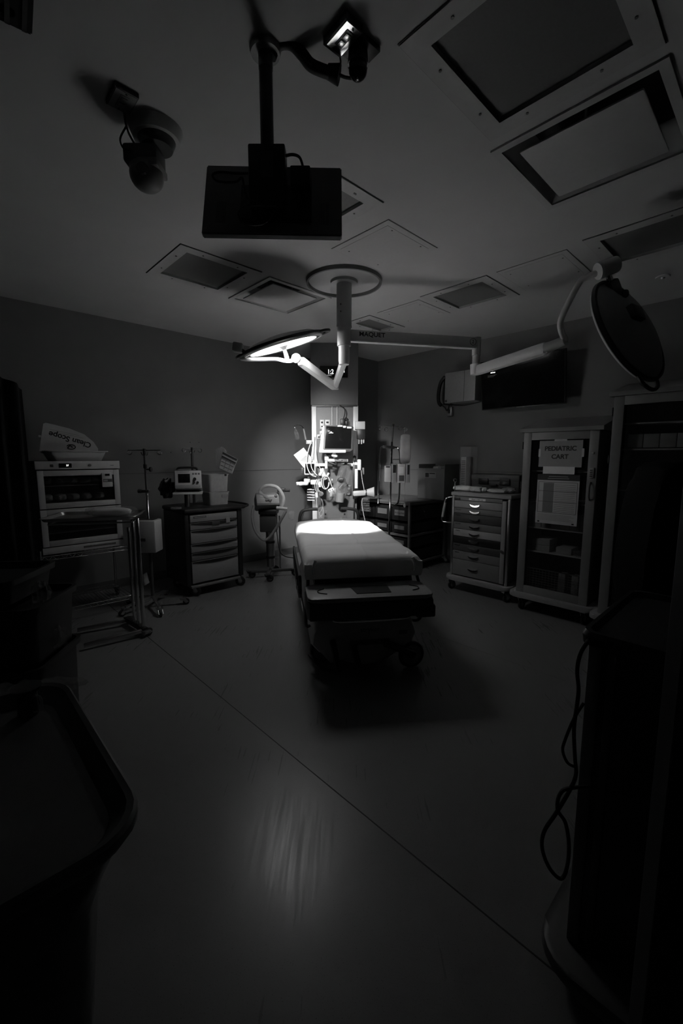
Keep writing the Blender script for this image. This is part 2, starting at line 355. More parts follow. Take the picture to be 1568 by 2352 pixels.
ddv = (s1 - s0).normalized(); sd = Vector((-.55, -.8, 0)).normalized()
G().bar(s0 + (s1 - s0) * .5 + Vector((0, -.036, -.03)), s1 + (s0 - s1) * .02 + Vector((0, -.036, -.03)), .01, .016, .003).build('side_groove', 'white', sa, True)
G().cyl(s1 - ddv * .01, s1 + (s2 - s1) * .5, .042, .036, 20).cyl(s1 + (s2 - s1) * .45, s2, .036, .036, 20).build('arm_joint', 'grey', sl, True)
ypts = [s2, P(1289, 762, 3.27), P(1287, 738, 3.24), P(1302, 702, 3.18), P(1330, 650, 3.1), P(1345, 638, 3.07), P(1383, 622, 3.0)]
G().tube(ypts, .021, 12).build('yoke', 'cream', sl, True)
jb = P(1392, 616, 3.0)
jaxis = (P(1412, 607, 3.0) - P(1374, 622, 3.0)).normalized()
G().cyl(jb - jaxis * .06, jb - jaxis * .045, .052, .056, 24).cyl(jb - jaxis * .045, jb + jaxis * .07, .056, .05, 24).build('yoke_joint', 'white', sl, True)
def lamp_head(center, n, lit, up_hint):
    z = -n; x = (Vector(up_hint) - z * Vector(up_hint).dot(z)).normalized(); y = z.cross(x)
    m = Matrix.Translation(center) @ Matrix((x, y, z)).transposed().to_4x4()      # local -z shines, local x = where the bracket sits
    R = .355
    hd = G().lathe([(R, -.005), (R + .01, .01), (R - .01, .03), (R * .8, .058), (R * .45, .078), (.1, .086), (0, .087)], 56, m).build('lamp_head', 'cream' if lit else 'grey', sl, True)
    G().lathe([(R * .87, -.012), (R + .004, -.012), (R + .024, .004), (R + .02, .026), (R + .004, .03), (R, .0), (R * .87, -.012)], 56, m).build('rim', 'black', hd, True)
    G().lathe([(0, -.006), (R * .84, -.010), (R * .87, -.013), (R * .87, .0), (0, .0)], 56, m).build('light_face', 'led' if lit else 'ledoff', hd, True)
    G().lathe([(R - .012, -.016), (R + .006, -.016), (R + .014, -.004), (R + .004, .0), (R - .012, -.004), (R - .012, -.016)], 56, m).build('front_ring', 'cream', hd, True)
    G().lathe([(0, -.13), (.016, -.13), (.02, -.11), (.017, -.04), (.03, -.02), (.045, -.012), (.045, -.004)], 24, m).build('handle', 'grey', hd, True)
    for a in ((180,) if not lit else (0, 180)):
        a = math.radians(a); pts = []
        for k in range(9):
            t_ = a - .34 + .68 * k / 8; rr = R + .012 + .07 * math.sin(pi * k / 8) ** .5; pts.append(m @ Vector((rr * math.cos(t_), rr * math.sin(t_), .01)))
        G().tube(pts, .013, 8).build('side_grip', 'black', hd, True)
    return hd, m
# unlit right head
HC2 = P(1440, 762, 3.0); D = (HC2 - Vector((0, 0, HC))).normalized(); Rr = D.cross(Vector((0, 0, 1))).normalized(); Uu = Rr.cross(D)
n2 = ((Rr * -.87 + Uu * -.5) * .95 + D * .31).normalized()
hd2, m2 = lamp_head(HC2, n2, False, (0, 0, 1))
cbx = m2.inverted() @ P(1424, 742, 3.0); cbx.z = 0
G().bar(m2 @ (cbx + Vector((0, 0, .12))), m2 @ (cbx + Vector((0, 0, .03))), .13, .10, .012).build('control_box', 'black', hd2, True)
b0 = jb - Vector((0, 0, .05))
G().cyl(jb, jb + (P(1402, 648, 3.0) - jb), .018, .018).build('pivot', 'chrome', sl, True)
G().bar(P(1401, 645, 3.0), P(1418, 690, 3.02), .07, .08, .02).bar(P(1415, 680, 3.02), m2 @ Vector((.24, 0, .06)), .10, .055, .02).build('head_bracket', 'dark', sl, True)
# lit left head
hd1, m1 = lamp_head(LAMP_C, LAMP_N, True, (-1, 0, 0))
# local x of m1 points left; second arm goes away from the viewer, then the spring arm comes back
k0 = Vector((MX, MY + .02, zb + .03)); k1 = P(770, 884, 5.1)
G().bar(k0, k1, .06, .085, .02).build('horizontal_arm', 'white', sl, True)
G().cyl(k1 + Vector((0, 0, .05)), k1 + Vector((0, 0, -.05)), .045, .04, 20).build('elbow', 'white', sl, True)
k2 = P(690, 829, 4.28)
k1b = k1 + Vector((-.01, 0, -.02)); G().bar(k1b, k2, .075, .085, .02).build('spring_arm', 'white', sl, True)
k3 = P(680, 823, 4.2)
G().sph(k3, .045).build('arm_joint', 'white', sl, True)
G().tube([k3, P(668, 829, 4.17), P(655, 829, 4.14), P(632, 825, 4.1), m1 @ Vector((.30, .05, -.045)), m1 @ Vector((.40, .03, -.01))], .017, 10).build('yoke', 'white', sl, True)
be = P(545, 798, 4.05)
G().bar(m1 @ Vector((.34, 0, .02)), be, .05, .03, .008).build('head_bracket', 'dark', sl, True)
G().bar(be + Vector((-.04, 0, .005)), be + Vector((.05, 0, -.01)), .08, .085, .015).build('end_cap', 'grey', sl, True)
# ================================================================== HANGING MONITOR
px_, py_ = -.292, 1.86
hm = thing('hanging_monitor', 'flat monitor seen from behind, hung on a pole from the ceiling', 'monitor', (px_, py_, H))
G().lathe([(0, H - .02), (.055, H - .02), (.06, H - .006), (.06, H)], 32, Matrix.Translation((px_, py_, 0))).build('ceiling_flange', 'grey', hm, True)
zt = P(612, 345, py_).z; zbx = P(612, 455, py_).z
G().cyl((px_, py_, H - .01), (px_, py_, zt - .02), .026, n=24).build('pole', 'black', hm, True)
G().cyl((px_, py_, H - .01), (px_, py_, P(612, 160, py_).z), .0275, n=24).build('pole_sleeve', 'dark', hm, True)
x0 = P(570, 400, py_ - .04).x; x1 = P(655, 400, py_ - .04).x
bx = G().box(x0, x1, py_ - .04, py_ + .03, zbx - .05, zt, .006).build('mount_box', 'black', hm, True)
G().box((x0 + x1) / 2 - .022, (x0 + x1) / 2 + .022, py_ - .042, py_ - .039, zt - .12, zt - .03).build('label', 'dark', bx, True)
TL, TR, BR_, BL = P(475, 378, 1.97), P(784, 384, 1.99), P(785, 541, 1.875), P(462, 535, 1.86)
def quadbox(g, a, b, c, d, th, bev=.0):
    n = (b - a).cross(d - a).normalized() * th
    vs = [g.b.verts.new(p) for p in (a, b, c, d, a + n, b + n, c + n, d + n)]
    fs = [g.b.faces.new([vs[i] for i in f]) for f in ((0, 1, 2, 3), (7, 6, 5, 4), (0, 4, 5, 1), (1, 5, 6, 2), (2, 6, 7, 3), (3, 7, 4, 0))]
    if bev: bmesh.ops.bevel(g.b, geom=list({e for f in fs for e in f.edges}), offset=bev, segments=2, affect='EDGES')
    return g
nb = (TR - TL).cross(BL - TL).normalized()
if nb.y < 0: nb = -nb
mo = quadbox(G(), TL, TR, BR_, BL, .03 if (TR - TL).cross(BL - TL).y > 0 else -.03, .005).build('screen_housing', mat('monitor_shell', .11, .35, noise=.05), hm, True)
mid = lambda a, b, s_, t_: TL.lerp(TR, a).lerp(BL.lerp(BR_, a), b) - nb * s_
g = quadbox(G(), mid(.27, .35, .0, 0), mid(.78, .35, 0, 0), mid(.78, .85, 0, 0), mid(.27, .85, 0, 0), -.02 if (TR - TL).cross(BL - TL).y > 0 else .02, .004); g.build('rear_cover', 'black', mo, True)
for k in range(9):
    for s0_ in (.10, .84):
        if k < 6: G().bar(mid(s0_ + .012 * k, .55, .001, 0), mid(s0_ + .012 * k, .85, .001, 0), .002, .002).build('vent_slit', 'black', mo, True)
G().bar(mid(.02, .97, .012, 0), mid(.045, .97, .012, 0), .006, .006).build('corner_clip', 'chrome', mo, True)
G().tube([P(570, 398, 1.8), P(540, 398, 1.8), P(505, 395, 1.79), P(488, 402, 1.79), P(500, 416, 1.79), P(540, 418, 1.79), P(555, 408, 1.79), P(560, 425, 1.8), P(570, 455, 1.8), P(600, 470, 1.8)], .0045, 6).build('cable', 'rubber', hm, True)
G().tube([P(600, 470, 1.8), P(560, 475, 1.8), P(548, 495, 1.79), P(570, 515, 1.79), P(610, 510, 1.8), P(640, 470, 1.8), P(672, 430, 1.8)], .004, 6).build('cable', 'rubber', hm, True)
G().tube([P(655, 358, 1.82), P(672, 355, 1.82), P(688, 362, 1.83), P(696, 385, 1.85), P(700, 400, 1.86)], .0055, 6).build('cable', 'rubber', hm, True)
G().box(P(665, 400, 1.83).x, P(712, 400, 1.83).x, 1.84, 1.90, P(690, 430, 1.86).z, P(690, 386, 1.86).z, .006).build('power_adapter', 'black', hm, True)
G().tube([P(622, 130, 1.86), P(632, 108, 1.86), P(650, 98, 1.85), P(672, 102, 1.85), P(694, 125, 1.86), P(712, 148, 1.87), P(735, 160, 1.87), P(758, 168, 1.88)], .0215, 12).build('cable_hose', 'rubber', hm, True)
G().cyl(P(752, 164, 1.88), P(779, 172, 1.88), .024, .034, 12).build('hose_cuff', 'rubber', hm, True)
G().tube([P(779, 172, 1.88), P(795, 178, 1.88), P(815, 178, 1.87), P(832, 160, 1.86), P(838, 135, 1.85)], .006, 6).build('cable', 'rubber', hm, True)
G().tube([P(775, 165, 1.88), P(782, 145, 1.87), P(780, 122, 1.86), P(784, 88, 1.84)], .0035, 6).build('cable', 'rubber', hm, True)
# ------------------------------------------------------------------ ceiling outlet box and camera beside it
def ceiling_box(label, u, v, su, sv, mt, hgt=.025):
    t = thing('outlet_plate', label, 'outlet plate', at_uv(u, v, H))
    G().box(-su / 2 - .006, su / 2 + .006, -sv / 2 - .006, sv / 2 + .006, -hgt, 0, .002).build('back_box', 'dark', t)
    G().box(-su / 2, su / 2, -sv / 2, sv / 2, -hgt - .002, -hgt).build('cover_plate', mt, t)
    sk = G().box(-su * .2, su * .2, -sv * .34, sv * .34, -hgt - .004, -hgt - .001).build('port_recess', 'mid', t)
    for k in (-1, 1): G().box(-su * .14, su * .14, sv * (.15 * k - .1), sv * (.15 * k + .1), -hgt - .007, -hgt - .003).build('port', mt, sk)
    for k in (-1, 1): G().cyl((0, k * sv * .44, -hgt - .002), (0, k * sv * .44, -hgt - .005), .004, n=10).build('screw', 'dark', t)
    return t
a_ = PZ(797, 48, H - .03); b_ = PZ(828, 76, H - .03); c_ = PZ(786, 130, H - .03); d_ = PZ(750, 103, H - .03); cc_ = (a_ + b_ + c_ + d_) / 4
e1_ = ((b_ - a_) + (c_ - d_)) / 2; e2_ = ((a_ - d_) + (b_ - c_)) / 2
t = thing('outlet_plate', 'bright metal outlet plate on the ceiling beside the hose end', 'outlet plate', Matrix.Translation(Vector((cc_.x, cc_.y, H))) @ Matrix.Rotation(math.atan2(e1_.y, e1_.x), 4, 'Z'))
su, sv, hg = e1_.length, e2_.length, .03
G().box(-su / 2 - .008, su / 2 + .004, -sv / 2 - .004, sv / 2 + .012, -hg + .002, 0, .002).build('back_box', 'dark', t)
G().box(-su / 2, su / 2, -sv / 2, sv / 2, -hg, -hg + .003).build('cover_plate', 'plate', t)
sk = G().box(-su * .22, su * .22, -sv * .32, sv * .30, -hg - .002, -hg + .001).build('port_recess', 'mid', t)
for k in (-1, 1): G().box(-su * .15, su * .15, sv * (.14 * k - .1), sv * (.14 * k + .1), -hg - .005, -hg - .001, .001).build('port', 'plate', sk)
for k in (-1, 1): G().cyl((0, k * sv * .43, -hg), (0, k * sv * .43, -hg - .003), .004, n=10).build('screw', 'dark', t)
dcm = thing('ceiling_camera', 'black dome camera on the ceiling beside the bright outlet plate', 'camera', Matrix.Translation(Vector((.075, 1.86, H))) @ Matrix.Rotation(math.atan2(e1_.y, e1_.x), 4, 'Z'))
G().box(-.06, .05, -.055, .05, -.02, 0, .003).build('base_plate', 'black', dcm)
G().cyl((-.02, -.005, -.01), (-.02, -.005, -.07), .035, .04, 20).build('body', 'black', dcm)
G().sph((-.02, -.005, -.085), .036).build('dome', 'gloss', dcm)
G().cyl((.005, .01, -.02), (.02, .015, -.03), .008, n=8).build('connector', 'steel', dcm)
# ------------------------------------------------------------------ left ceiling camera
op = ceiling_box('dull outlet plate on the ceiling above the left ceiling camera', .748, 2.16, .085, .115, 'mid', .02)
lc = thing('ceiling_camera', 'large grey swivel camera on the left of the ceiling', 'camera', (-.885, 2.3, H))
def LC(x, y, Y=2.3): return P(x, y, Y)
cz = H - .02
cb = P(346, 330, 2.30)
G().lathe([(0, H - .05), (.105, H - .05), (.118, H - .02), (.12, H)], 40, Matrix.Translation((-.885, 2.27, 0))).build('ceiling_mount', 'cream', lc, True)
G().cyl((-.885, 2.27, H - .05), (-.885, 2.27, H - .085), .085, .07, 28).build('collar', 'dark', lc, True)
cb = P(335, 372, 2.27)
G().box(cb.x - .085, cb.x + .075, 2.21, 2.33, cb.z - .03, cb.z + .05, .012).build('body', 'dark', lc, True)
G().box(cb.x - .02, cb.x + .078, 2.205, 2.335, cb.z - .05, cb.z - .015, .006).build('body_trim', 'mid', lc, True)
cd = P(338, 420, 2.27)
G().sph((cd.x, 2.27, cd.z + .03), .078, 24, (1, 1, .9)).cyl((cd.x, 2.27, cd.z + .03), (cd.x, 2.27, cb.z - .03), .076, .076, 28).build('camera_head', 'mid', lc, True)
G().cyl((cd.x + .01, 2.20, cd.z + .02), (cd.x + .01, 2.19, cd.z + .02), .028, .026, 20).build('lens', 'gloss', lc, True)
G().tube([P(283, 235, 2.12), P(285, 262, 2.16), P(290, 290, 2.2), P(300, 315, 2.22), P(318, 345, 2.22)], .005, 6).build('cable', 'mid', lc, True)
G().tube([P(290, 290, 2.2), P(276, 318, 2.2), P(283, 340, 2.2), P(300, 345, 2.2)], .004, 6).build('cable', 'rubber', lc, True)
# ------------------------------------------------------------------ dark louvred unit in the top left corner
ta, tb, tcn = PZ(-60, 20, H - .30), PZ(74, 84, H - .30), PZ(90, -10, H - .30)
t = thing('louvred_unit', 'black louvred box hanging from the ceiling at the top left', 'ceiling unit', (tb.x, tb.y, H))
ex = (ta - tb).normalized(); ey = (tcn - tb).normalized(); ey = (ey - ex * ey.dot(ex)).normalized()
g = quadbox(G(), tb, tb + ex * .5, tb + ex * .5 + ey * .4, tb + ey * .4, .2 if ex.cross(ey).z > 0 else -.2, .004); g.build('housing', 'black', t, True)
for k in range(12): G().bar(tb + ex * .5 * (k + .5) / 12.5 + ey * .01 - Vector((0, 0, .003)), tb + ex * .5 * (k + .5) / 12.5 + ey * .39 - Vector((0, 0, .003)), .012, .006).build('louvre', 'dark', t, True)
qq = tb + ex * .06 + ey * .05
G().cyl(qq, Vector((qq.x, qq.y, H)), .02, n=12).build('hanger', 'black', t, True)
# ================================================================== HEADWALL COLUMN
CYF = 6.15
X0, X1 = -.431, .232
col = thing('service_column', 'tall service column in the corner carrying power and gas outlets', 'service column', (-.1, CYF + .2, 0))
zc = P(770, 930, CYF).z
G().box(X0, X1, CYF, CYF + .55, zc, H, .004)  .build('upper_cover', 'upper', col, True)
G().box(X0 + .02, X1 - .01, CYF + .06, CYF + .5, 0, zc).build('back_panel', 'panel', col, True)
G().box(X0 + .012, X1 - .008, CYF + .02, CYF + .5, zc - .02, zc).build('shadow_gap', 'black', col, True)
def colp(x, y, Y=CYF + .03): return P(x, y, Y)
def vrail(xa, xb, ya, yb, name, mt, dep=.035):
    p = colp(xa, (ya + yb) / 2); q = colp(xb, (ya + yb) / 2)
    return G().box(p.x, q.x, CYF + .03, CYF + .06 + dep, colp(xa, yb).z, colp(xa, ya).z, .003).build(name, mt, col, True)
vrail(716.5, 727, 932, 1228, 'side_rail', 'railw'); vrail(811, 822, 932, 1060, 'side_rail', 'railw')
for xa in (761.5, 773.2): vrail(xa, xa + 1.6, 932, 978, 'centre_rail', 'railw')
vrail(811, 814, 1060, 1225, 'side_rail', 'steel')
p = colp(726, 1071); q = colp(811, 1064)
G().box(p.x, q.x, CYF + .0, CYF + .06, p.z, q.z, .003).build('equipment_rail', 'railw', col, True)
def colbox(name, mt, xa, ya, xb, yb, Y=CYF + .05, dep=.015, parent=None, bev=.002):
    p = P(xa, yb, Y); q = P(xb, ya, Y)
    return G().box(p.x, q.x, Y, Y + dep, p.z, q.z, bev).build(name, mt, parent or col, True)
for (xa, ya, xb, yb) in ((734.5, 964, 744, 985), (746.5, 964, 757, 985), (734, 990, 745, 1006), (728, 998, 736, 1008)):
    o = colbox('outlet', 'white', xa, ya, xb, yb)
    colbox('socket', 'ink', xa + 2.5, ya + 4, xb - 2.5, ya + 8.5, CYF + .046, .006, o); colbox('socket', 'ink', xa + 3.2, yb - 7, xb - 3.2, yb - 4, CYF + .046, .006, o)
for (xa, ya, xb, yb) in ((797, 964, 803, 978), (761, 1100, 764, 1104)):
    colbox('outlet', 'white', xa, ya, xb, yb)
o = colbox('gas_outlet_panel', 'steel', 793.5, 1114.5, 807.5, 1138)
for yy in (1121, 1133): 
    c = P(800, yy, CYF + .04); G().lathe([(0, 0), (.012, 0), (.022, -.012), (.024, -.012), (.026, 0)], 20, Matrix.Translation(c) @ Matrix.Rotation(-pi / 2, 4, 'X')).build('gas_port', 'grey', o, True)
for (x_, y_) in ((747, 1182), (791, 1182)):
    o = colbox('lower_outlet', 'panel', x_ - 5, y_ - 9, x_ + 5, y_ + 8); colbox('socket', 'ink', x_ - 2, y_ - 3, x_ + 2, y_ + 1, CYF + .046, .006, o)
colbox('gas_outlet_panel', 'cream', 757, 1121, 771, 1141)
# clock
ck = thing('wall_clock', 'black digital clock with lit digits on the column cover', 'clock', P(766, 855, CYF))
ca, cb_ = P(734.5, 868, CYF), P(798.5, 842, CYF)
fo = G().box(ca.x, cb_.x, CYF - .045, CYF - .001, ca.z, cb_.z, .004).build('case', 'gloss', ck, True)
zc_ = P(766, 854, CYF - .047).z
text('1:2', .085, 'digits', fo, Matrix.Translation(Vector((P(759, 854, CYF).x, CYF - .0462, zc_))) @ FRONT, 'digits', world=True, sx=.85)
text('01', .055, 'digits', fo, Matrix.Translation(Vector((P(788, 854, CYF).x, CYF - .0462, zc_ + .005))) @ FRONT, 'digits', world=True)
# patient monitor on its arm
Ym = 5.9
pm = thing('patient_monitor', 'dark bedside monitor in a white casing, mounted before the column', 'monitor', P(775, 1008, Ym))
TLm, TRm, BRm, BLm = P(745, 975, Ym), P(812, 978, Ym), P(809.5, 1034, Ym - .05), P(741.5, 1033.5, Ym - .05)
def facing_quad(g, a, b, c, d, th, bev=0):
    s_ = 1 if (b - a).cross(d - a).y > 0 else -1
    return quadbox(g, a, b, c, d, th * s_, bev)
cas = facing_quad(G(), P(740, 979, Ym + .03), P(810, 978, Ym + .03), P(806, 1036, Ym), P(732, 1039, Ym), .12, .01).build('casing', 'white', pm, True)
G().box(P(733, 1039, Ym).x, P(794, 1039, Ym).x, Ym - .04, Ym + .08, P(760, 1040, Ym).z, P(760, 1033, Ym).z, .006).build('chin', 'white', pm, True)
bz = facing_quad(G(), TLm, TRm, BRm, BLm, .03, .012).build('bezel', 'black', pm, True)
scq = [TLm.lerp(BRm, .06), TRm.lerp(BLm, .06), BRm.lerp(TLm, .06), BLm.lerp(TRm, .06)]
off = Vector((0, -.003, 0))
facing_quad(G(), *[p_ + off for p_ in scq], .002).build('screen', 'gloss', bz, True)
def on_bezel(xa, ya, xb, yb, name, mt):
    def pp(x, y):
        t_ = (y - 975) / 59; return P(x, y, Ym - .05 * t_ - .006)
    return facing_quad(G(), pp(xa, ya), pp(xb, ya), pp(xb, yb), pp(xa, yb), .002).build(name, mt, bz, True)
on_bezel(775, 976.5, 786, 980, 'sticker', 'paper'); on_bezel(787.5, 978, 794, 982.5, 'sticker', 'paper'); on_bezel(796.5, 980, 807, 984, 'sticker', 'paper')
for k, (xa, xb) in enumerate(((753, 757), (758, 762), (755, 765))): on_bezel(xa, 989.5 + k * 2.2, xb, 990.5 + k * 2.2, 'indicator', 'digits')
ma = pm
G().cyl(P(749, 1054, 6.0), P(749, 1076, 6.0), .02, n=16).build('post', 'railw', ma, True)
G().box(P(745, 1050, 6).x, P(755, 1050, 6).x, 5.97, 6.05, P(750, 1058, 6).z, P(750, 1043, 6).z, .008).build('clamp', 'white', ma, True)
G().bar(P(752, 1057, 6.0), P(799, 1058, 6.0), .05, .04, .01).build('arm', 'railw', ma, True)
G().bar(P(768, 1057.5, 5.965), P(797, 1057.5, 5.965), .008, .034, .004).build('slot_plate', 'mid', ma, True)
G().sph(P(785, 1057.5, 5.96), .009).build('knob', 'chrome', ma, True)
G().tube([P(765, 1045, 5.95), P(750, 1043, 5.95), P(757, 1048, 5.95)], .01, 8).build('cable', 'rubber', ma, True)
G().tube([P(755, 1062, 5.97), P(764, 1065, 5.96), P(772, 1067, 5.96), P(770, 1061, 5.96)], .014, 8).build('lever', 'black', ma, True)
G().bar(P(762, 1046, 5.93), P(775, 1048, 5.9), .05, .03, .01).bar(P(766, 1040, 5.95), P(770, 1052, 5.95), .04, .05, .01).build('tilt_joint', 'white', ma, True)
def tcable(name, label, pts, r, mt, cat='cable', group=None):
    o = G().tube(pts, r, 6).build(name, mt); return tag(o, label, cat, group)
tcable('monitor_cable', 'black power cable running down to the top of the bedside monitor', [P(780, 931, 6.17), P(790, 938, 6.13), P(792, 948, 6.12), P(789, 960, 6.12), P(787, 968, 6.14)], .007, 'rubber')
pa = thing('power_plug', 'black plug block at the outlet above the bedside monitor', 'plug', P(790, 970, 6.15))
G().box(P(781.5, 970, 6.13).x, P(792, 970, 6.13).x, 6.11, 6.2, P(786, 977, 6.13).z, P(786, 962, 6.13).z, .008).build('block', 'black', pa, True)
G().box(P(792.5, 970, 6.13).x, P(799, 970, 6.13).x, 6.11, 6.2, P(796, 977, 6.13).z, P(796, 966, 6.13).z, .008).build('block', 'black', pa, True)
G().tube([P(791, 963, 6.13), P(795, 959, 6.12), P(798, 968, 6.12), P(797, 976, 6.12)], .008, 8).build('lead', 'rubber', pa, True)
# sharps and dispenser units on the right of the column
t = thing('glove_dispenser', 'white dispenser with a black basket on the right rail of the column', 'dispenser', P(828, 985, 6.1))
G().box(P(815, 985, 6.1).x, P(838, 985, 6.1).x, 6.08, 6.2, P(826, 986, 6.1).z, P(826, 968, 6.1).z, .006).build('housing', 'cream', t, True)
G().box(P(819.5, 985, 6.1).x, P(838.5, 985, 6.1).x, 6.07, 6.19, P(826, 1008, 6.1).z, P(826, 986, 6.1).z, .006).build('basket', 'black', t, True)
for k in (824, 830, 835): G().cyl(P(k, 1008, 6.12), P(k, 1016 + (k % 3) * 2, 6.12), .014, .009, 10).build('nozzle', 'cream', t, True)
t = thing('suction_regulator', 'white regulator on the right side of the column below the dispenser', 'regulator', P(824, 1065, 6.1))
G().cyl(P(814, 1065, 6.12), P(822, 1066, 6.12), .025).box(P(820, 1065, 6.1).x, P(829, 1065, 6.1).x, 6.05, 6.15, P(824, 1080, 6.1).z, P(824, 1055, 6.1).z, .015).build('body', 'railw', t, True)
G().sph(P(814, 1050, 6.12), .024).build('knob', 'black', t, True); G().bar(P(814, 1052, 6.12), P(814, 1062, 6.12), .04, .03, .01).build('clamp', 'black', t, True)
G().bar(P(834, 1074, 6.12), P(834, 1090, 6.12), .03, .03, .008).build('hook', 'mid', t, True)
G().tube([P(829, 1080, 6.05), P(832, 1105, 6.03), P(836, 1128, 6.0), P(831, 1150, 5.98), P(833, 1172, 5.95), P(838, 1196, 5.8)], .005, 6).build('tubing', 'cream', t, True)
t = thing('column_track', 'black vertical track with a white strip on the lower right of the column', 'track', P(816, 1090, 6.1))
G().box(P(810, 1100, 6.1).x, P(823, 1100, 6.1).x, 6.1, 6.17, P(816, 1146, 6.1).z, P(816, 1068, 6.1).z, .003).build('channel', 'black', t, True)
G().box(P(814.5, 1100, 6.09).x, P(821, 1100, 6.09).x, 6.085, 6.1, P(816, 1121.5, 6.09).z, P(816, 1077, 6.09).z).build('strip', 'railw', t, True)
# baskets with packs left and right
def crumple(g, c, sx, sy, sz, n=14, amp=.25, m=None, seed=1, e=3.2):
    rnd = random.Random(seed); k = bmesh.ops.create_icosphere(g.b, subdivisions=3, radius=1)['verts']
    for v in k:
        d = v.co.normalized(); q = 1 + amp * (math.sin(7 * d.x + seed) * math.sin(6 * d.y + 2 * seed) + .6 * (rnd.random() - .5))
        nn = (abs(d.x) ** e + abs(d.y) ** e + abs(d.z) ** e) ** (1 / e); d = d / nn * q
        v.co = Vector((d.x * sx, d.y * sy, d.z * sz))
        if m: v.co = m.to_3x3() @ v.co
        v.co += Vector(c)
    return g
def basket(name, label, x, y0, y1, xw, Yc):
    t = thing(name, label, 'wire basket', P(x, y0, Yc)); g_ = G(); a = P(x - xw, y0, Yc); b = P(x + xw, y1, Yc)
    for k in range(7):
        xx = a.x + (b.x - a.x) * k / 6
        g_.tube([(xx, Yc - .06, a.z), (xx, Yc - .05, b.z), (xx, Yc + .05, b.z), (xx, Yc + .06, a.z)], .003, 5, smooth=False)
    for k in range(5):
        zz = a.z + (b.z - a.z) * k / 4; g_.tube([(a.x, Yc - .06, zz), (b.x, Yc - .06, zz), (b.x, Yc + .06, zz), (a.x, Yc + .06, zz)], .003, 5, True, False)
    g_.build('wires', 'steel', t, True); return t
basket('wire_basket', 'dark wire basket low on the left side of the column', 714, 1124, 1148, 8, 6.05)
basket('wire_basket', 'dark wire basket low on the right behind the right cone sleeve', 838, 1150, 1172, 9, 6.05)
o = crumple(G(), P(694, 1111, 5.95), .085, .06, .028, amp=.12, seed=3).build('folded_towel', 'paper'); tag(o, 'bright white folded pack sticking out left of the column', 'pack')
o = G().bar(P(698, 1103, 6.02), P(712, 1104, 6.02), .08, .05, .008).build('tissue_box', 'cream'); tag(o, 'small pale box above the white folded pack left of the column', 'box')
t = thing('equipment_hub', 'white cable hub at the lower left corner of the column', 'cable hub', P(722, 1110, 6.0))
G().box(P(713, 1106, 6).x, P(733, 1106, 6).x, 5.96, 6.08, P(720, 1113, 6).z, P(720, 1102, 6).z, .012).build('body', 'white', t, True)
G().bar(P(738, 1076, 6.0), P(748, 1102, 5.98), .05, .06, .012).build('clamp', 'white', t, True)
G().box(P(731, 1106, 6.02).x, P(744, 1106, 6.02).x, 6.01, 6.1, P(736, 1128, 6.02).z, P(736, 1094, 6.02).z, .01).build('probe_holder', 'black', t, True)
G().bar(P(733, 1092, 5.97), P(742, 1078, 5.97), .035, .04, .01).build('probe', 'white', t, True)
G().bar(P(751, 1093, 5.95), P(755, 1086, 5.95), .03, .03, .008).build('probe', 'white', t, True)
# cables looping on the left side
cab = 'white leads looped beside the column'
tcable('monitor_lead', 'long white lead drooping from the left rail, outer loop', [P(716, 1012, 6.12), P(709, 1030, 6.03), P(704, 1055, 5.95), P(706, 1075, 5.93), P(714, 1090, 5.92), P(726, 1095, 5.92)], .007, 'railw', group=cab)
tcable('monitor_lead', 'white lead drooping from the left rail, inner loop', [P(722, 1000, 6.12), P(716, 1040, 5.98), P(714, 1066, 5.94), P(718, 1080, 5.93), P(728, 1092, 5.93)], .006, 'railw', group=cab)
tcable('monitor_lead', 'thin white lead running down the inside of the left rail', [P(725, 1030, 6.1), P(728, 1060, 6.0), P(738, 1080, 5.97), P(748, 1092, 5.95)], .004, 'railw', group=cab)
for k, (rx, ry, dx_) in enumerate(((8, 16, 0), (6, 14, 1.5), (9.5, 15, -.5))):
    c0 = (747 + dx_, 1108)
    lab = ('largest of the coiled white leads at the column foot', 'innermost coiled white lead at the column foot', 'outer coiled white lead at the column foot')[k]
    tcable('coiled_lead', lab, [P(c0[0] + rx * math.cos(a), c0[1] + ry * math.sin(a), 5.94 - .01 * k) for a in [i * pi / 6 for i in range(12)]][:11], .0045, 'railw', group='coiled white leads')
tcable('monitor_lead', 'white lead ending in the small white connector block', [P(752, 1094, 5.94), P(757, 1103, 5.93), P(762, 1118, 5.92)], .005, 'railw', group=cab)
for k, (xa, xb) in enumerate(((723, 728), (727, 731), (730, 735))):
    tcable('sensor_lead', ('leftmost', 'middle', 'rightmost')[k] + ' of three white sensor leads hanging from the cable hub', [P(xa + 5, 1100, 5.94), P(xa, 1112, 5.93), P(xa + 1, 1124, 5.93), P(xb, 1130, 5.93)], .004, 'railw', group='sensor leads')
t = thing('connector_block', 'small white two-hole connector block below the coiled leads', 'connector', P(760, 1124, 5.92))
G().bar(P(754, 1128, 5.92), P(766, 1122, 5.92), .03, .045, .004).build('block', 'railw', t, True)
for x_, y_ in ((757.5, 1126), (763, 1124)): G().cyl(P(x_, y_, 5.905), P(x_, y_, 5.895), .006, n=8).build('hole', 'ink', t, True)
o = G().bar(P(726.5, 1131, 5.92), P(727.5, 1143, 5.92), .03, .034, .005).build('sensor_plug', 'railw'); tag(o, 'white rectangular sensor plug hanging left of the column panel', 'plug')
o = G().bar(P(733, 1106, 5.93), P(734.5, 1119, 5.93), .02, .03, .004).build('cable_tag', 'paper'); tag(o, 'small white cable tag on the black probe holder', 'tag')
